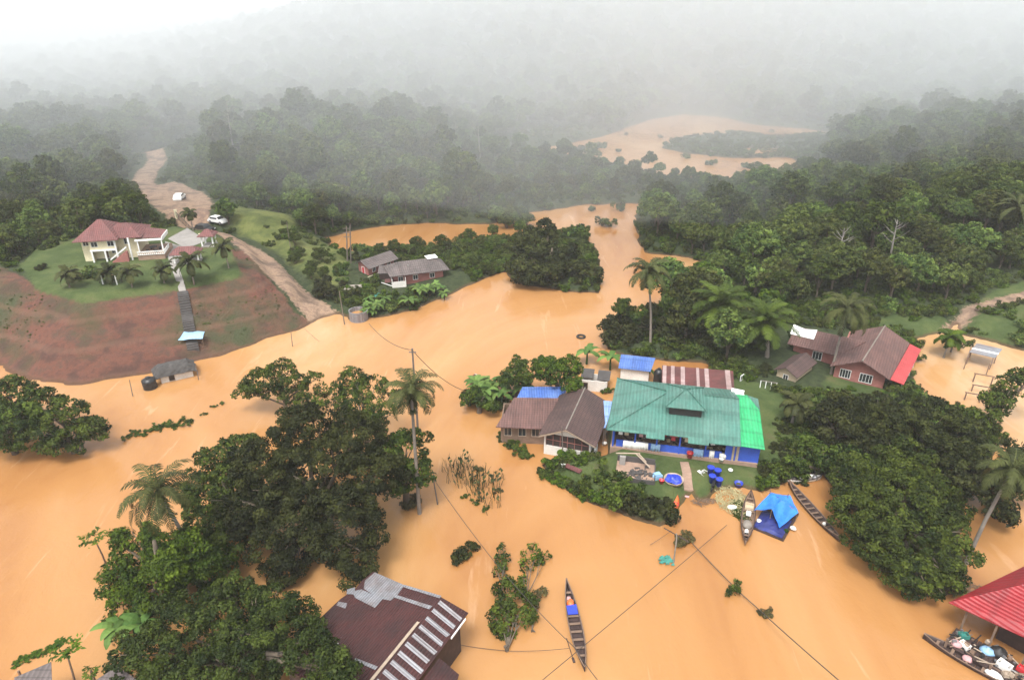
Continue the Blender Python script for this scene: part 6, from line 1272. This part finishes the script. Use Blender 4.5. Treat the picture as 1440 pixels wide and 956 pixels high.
for k in range(9): bush(706 + 40 * (k / 8) + rng.uniform(-4, 4), 612 + 34 * (k / 8) + rng.uniform(-4, 4), rng.uniform(7, 13), 'mid', 'shrub standing in water below the brown low house', 'shrubs below the brown low house', .8)
for k in range(10): bush(660 + 70 * rng.random(), 556 + 18 * rng.random(), rng.uniform(8, 13), rng.choice(['mid', 'dark']), 'shrub at the foot of the west banana clump', 'shrubs under the west banana clump', .9)
for k in range(14): bush(1065 + 60 * rng.random(), 650 + 26 * rng.random(), rng.uniform(8, 14), rng.choice(['mid', 'dark', 'dry']), 'shrub on the muddy bank behind the blue raft and pale boat', 'shrubs behind the raft and pale boat', .7)
for k in range(10): bush(1085 + 30 * rng.random(), 590 + 60 * rng.random(), rng.uniform(8, 14), rng.choice(['mid', 'dark']), 'shrub on the grass along the lime annex side', 'shrubs along the lime annex', .7)
for k in range(14): bush(1045 + 40 * rng.random(), 515 + 14 * rng.random(), rng.uniform(7, 11), rng.choice(['mid', 'dark', 'coarse']), 'shrub around the timber hut and the grass behind the green house', 'shrubs around the timber hut', .8)
for x, y, r in ((905, 700, 6), (745, 604, 20)): bush(x, y, r, 'mid', {700: 'tiny bush on the shore grass', 604: 'leafy shrub hiding the corner of the brown low house'}[y], sz=1.4)
for k in range(12): bush(22 + 62 * k / 11 + rng.uniform(-3, 3), 934 - 30 * k / 11 + rng.uniform(-3, 3), rng.uniform(5, 9), 'fresh', 'leafy tuft in the floating line by the bottom left roof corner', 'floating tufts at the bottom left', .5)
def sapling(px, py, top, label, lobes, mat='leaf_mid', seed=0): return big_tree(label, lobes, mat, .26, .42, .8, .45, name='sapling', trunk=.09, seed=seed, base=tuple(P(px, py, 0)[:2]))
sapling(706, 845, 0, 'narrow sapling on the left of the trio near the lone boat', [(706, 798, 48, 12), (708, 818, 46.8, 13), (703, 835, 45.6, 9)], 'leaf_mid', 41)
sapling(740, 842, 0, 'tall open sapling with sparse yellow green leaves, right of the trio', [(752, 790, 47.5, 17), (768, 800, 47, 11), (742, 806, 46.5, 11), (735, 825, 45, 6)], 'leaf_fresh', 42)
big_tree('biggest bushy tree of the small group near the lone boat', [(718, 868, 42.5, 24), (728, 888, 41.2, 24), (705, 915, 39.6, 20), (735, 900, 40.5, 16), (712, 895, 40.8, 22)], 'leaf_mid', .28, .5, 1.2, .2, seed=43, trunk=.14, name='sapling', base=tuple(P(714, 915, 0)[:2]))
big_tree('twiggy sapling with few leaves beside the biggest bushy tree', [(752, 862, 43, 12), (762, 850, 43.5, 7), (748, 880, 42, 9)], 'leaf_dry', .26, .45, .7, .3, seed=44, trunk=.07, name='sapling', base=tuple(P(748, 888, 0)[:2]))
# reeds
def reed_mesh(seed, n=15, h=1.3, spread=.6):
    rng = random.Random(seed); b = MB()
    for k in range(n):
        x, y = rng.gauss(0, spread), rng.gauss(0, spread); lx, ly = rng.uniform(-.5, .5), rng.uniform(-.5, .5); hh = h * rng.uniform(.5, 1.1); b.tube([(x, y, -.2), (x + lx * .4, y + ly * .4, hh * .6), (x + lx, y + ly, hh)], [.03, .025, .008], 3)
        if k % 2: q = Vector((x + lx, y + ly, hh)); s = .1; b.quad(q + Vector((-s, -s, 0)), q + Vector((s * 2, 0, .1)), q + Vector((s, s * 2, .25)), q + Vector((-s, s, .1)))
    me = bpy.data.meshes.new('reeds'); me.from_pydata(b.v, [], b.f); me.update(); a = me.attributes.new('tint', 'FLOAT', 'FACE'); a.data.foreach_set('value', np.random.RandomState(seed).rand(len(me.polygons)).astype(np.float32)); me.materials.append(M['leaf_palm']); return me
RM = [reed_mesh(s) for s in range(3)]
for k, (x, y) in enumerate(((645, 662), (652, 655), (660, 672), (668, 682), (640, 672), (675, 676), (690, 688), (696, 680), (662, 690), (684, 672), (635, 658), (655, 668), (668, 690), (680, 705), (690, 712))):
    p = P(x, y, 0); o = link_mesh('reed_clump', RM[k % 3]); o.location = p; o.rotation_euler = (0, 0, k); tag(o, 'thin clump of tall weeds rising from the open water below the brown low house', 'weeds', 'weeds in the open water')
for k, (x, y) in enumerate(((655, 698), (668, 708), (684, 716), (700, 690), (672, 660))): bush(x, y, 7, 'mid' if k < 3 else 'dry', 'green tuft among the tall weeds in the open water', 'tufts among the weeds', .7)

# tongue of land between the channels, low trees
rng = random.Random(91)
for k in range(11):
    q = P(rng.uniform(688, 752), rng.uniform(306, 338), 0); o = copy_tree(FT[rng.choice((0, 1, 3))]); s = rng.uniform(.45, .72); o.location = (q.x, q.y, -2.2 * s); o.scale = (s, s, s); o.rotation_euler = (0, 0, k); tag(o, 'half drowned tree standing in the gap between the side channel and the river', 'tree', 'half drowned trees in the gap')
for px, py, r_ in ((928, 194, 4), (880, 190, 4), (842, 208, 9), (815, 214, 9), (1085, 186, 5), (965, 222, 7), (1000, 232, 8), (1050, 236, 8), (920, 226, 7), (870, 214, 5)): bush(px, py, r_, 'coarse', 'small bush poking from the misty far lake', 'bushes in the misty far lake', 1.1)
FT2 = FT
def region_trees(poly, n, label, group, seed, s0=.4, s1=.8, ks=(0, 1, 3, 4, 5), avoid=(), mind=2.6):
    rng = random.Random(seed); W_ = PW(poly); x0, y0 = W_.min(0); x1, y1 = W_.max(0); out = []; tries = 0
    while len(out) < n and tries < 6000:
        tries += 1; x, y = rng.uniform(x0, x1), rng.uniform(y0, y1); A_ = np.array([x]), np.array([y])
        if sdf(W_, *A_)[0] < 0 or shore(*A_)[0] < .2 or line_d(ROAD, *A_)[0] < 4: continue
        if any((x - ax) ** 2 + (y - ay) ** 2 < ar * ar for ax, ay, ar in avoid) or any((x - a) ** 2 + (y - b_) ** 2 < mind ** 2 for a, b_ in out): continue
        out.append((x, y)); k = rng.choice(ks); s = rng.uniform(s0, s1); o = copy_tree(FT[k]); o.location = (x, y, ground(x, y) - 3.6 * s); o.scale = (s, s, s * rng.uniform(.8, 1)); o.rotation_euler = (0, 0, rng.uniform(0, 6)); tag(o, label, 'tree', group)
AV = [(-25.5, 119.5, 6.5), (-14, 116, 7), (-21, 117, 4), (-19, 113, 5), (-29, 109, 3), (-22, 106, 3)]
region_trees([(500, 352, .5), (600, 342, .5), (700, 338, .5), (720, 350, .5), (715, 378, .5), (640, 405, .5), (650, 370, 1), (560, 362, 1)], 44, 'low tree on the scrubby tongue between the river and side channel', 'low trees of the scrubby tongue', 3, .3, .52, avoid=AV)
region_trees([(395, 350, 3), (470, 350, 1), (520, 362, 1), (495, 395, .8), (480, 430, .5), (440, 405, 1.5)], 12, 'low shrubby tree between the dirt road and the far bank houses', 'low trees beside the dirt road', 4, .25, .45, avoid=AV, mind=1.8, ks=(5, 4))
avh = [(-25.5, 119.5, 4.6), (-14.5, 116, 5.2), (-21, 116, 3.4), (-18, 113, 4.5), (-12, 114, 4)]
rng = random.Random(77)
for k in range(110):
    px, py = rng.uniform(478, 668), rng.uniform(352, 428); q = P(px, py, .5)
    if any((q.x - a) ** 2 + (q.y - c_) ** 2 < r_ * r_ for a, c_, r_ in avh) or shore(np.array([q.x]), np.array([q.y]))[0] < 0: continue
    bush(px, py, rng.uniform(5, 12), rng.choice(['mid', 'dark', 'fresh', 'coarse']), 'shrub crowding round the far bank houses', 'shrubs round the far bank houses', rng.uniform(.9, 1.5))
# ground cover: leafy undergrowth nobody could count
rngu = np.random.RandomState(21); n = 32000; Yc = 55 + 240 * rngu.rand(n) ** 1.25; Xc = (rngu.rand(n) * 2 - 1) * (Yc * .85 + 10)
sh = shore(Xc, Yc); bare = np.maximum.reduce([sdf(LAWN, Xc, Yc) + .5, sdf(YARD, Xc, Yc) - .4, 4.4 - line_d(ROAD, Xc, Yc), sdf(MUD, Xc, Yc) + 1, 1.8 - line_d(TRACK, Xc, Yc)])
keep = (sh > .15) & (bare < 0) & (sdf(SOIL, Xc, Yc) < -.5) & ~((sdf(SLOPE, Xc, Yc) > -2) & (rngu.rand(n) > .12)) & ~((sdf(FIELD, Xc, Yc) > 0) & (rngu.rand(n) > .2)) & ~((sdf(FIELD2, Xc, Yc) > 0) & (rngu.rand(n) > .1))
for ax, ay, ar in [(-25.5, 119.5, 6), (-27, 114, 4), (-14, 114, 6.5), (-19, 111, 5), (18, 67, 9), (44, 84, 9), (36, 80, 6), (6, 67, 6)]: keep &= (Xc - ax) ** 2 + (Yc - ay) ** 2 > ar * ar
Xc, Yc = Xc[keep], Yc[keep]; Zc = height(Xc, Yc); pts_u = [(x, y, z - .1) for x, y, z in zip(Xc, Yc, Zc) if in_view(x, y, z, 20, 20)]
u0 = bush(1000, 330, 12, 'coarse', 'bush at the forest edge behind the right pocket of water'); u1 = bush(960, 505, 10, 'mid', 'bush at the water edge behind the rusty striped shed'); u2 = bush(1330, 440, 12, 'fresh', 'bright bush on the field left of the footpath')
scatter('undergrowth', pts_u, [u0, u1, u2], [4, 4, 2], .55, 1.35, 8)
rb_ = np.random.RandomState(31); n = 5000; Xb = -115 + 85 * rb_.rand(n); Yb = 70 + 45 * rb_.rand(n)
kb = (sdf(SOIL, Xb, Yb) > .5) & (shore(Xb, Yb) > .3) & (sdf(LAWN, Xb, Yb) < -.3) & (vnoise(Xb, Yb, 7, 44) * .6 + vnoise(Xb, Yb, 2.5, 45) * .4 > .60)
scatter('bank_weeds', [(x, y, z - .05) for x, y, z in zip(Xb[kb], Yb[kb], height(Xb[kb], Yb[kb]))], [u1, u2], [2, 1], .08, .2, 9)
print('UNDER', len(pts_u), kb.sum())
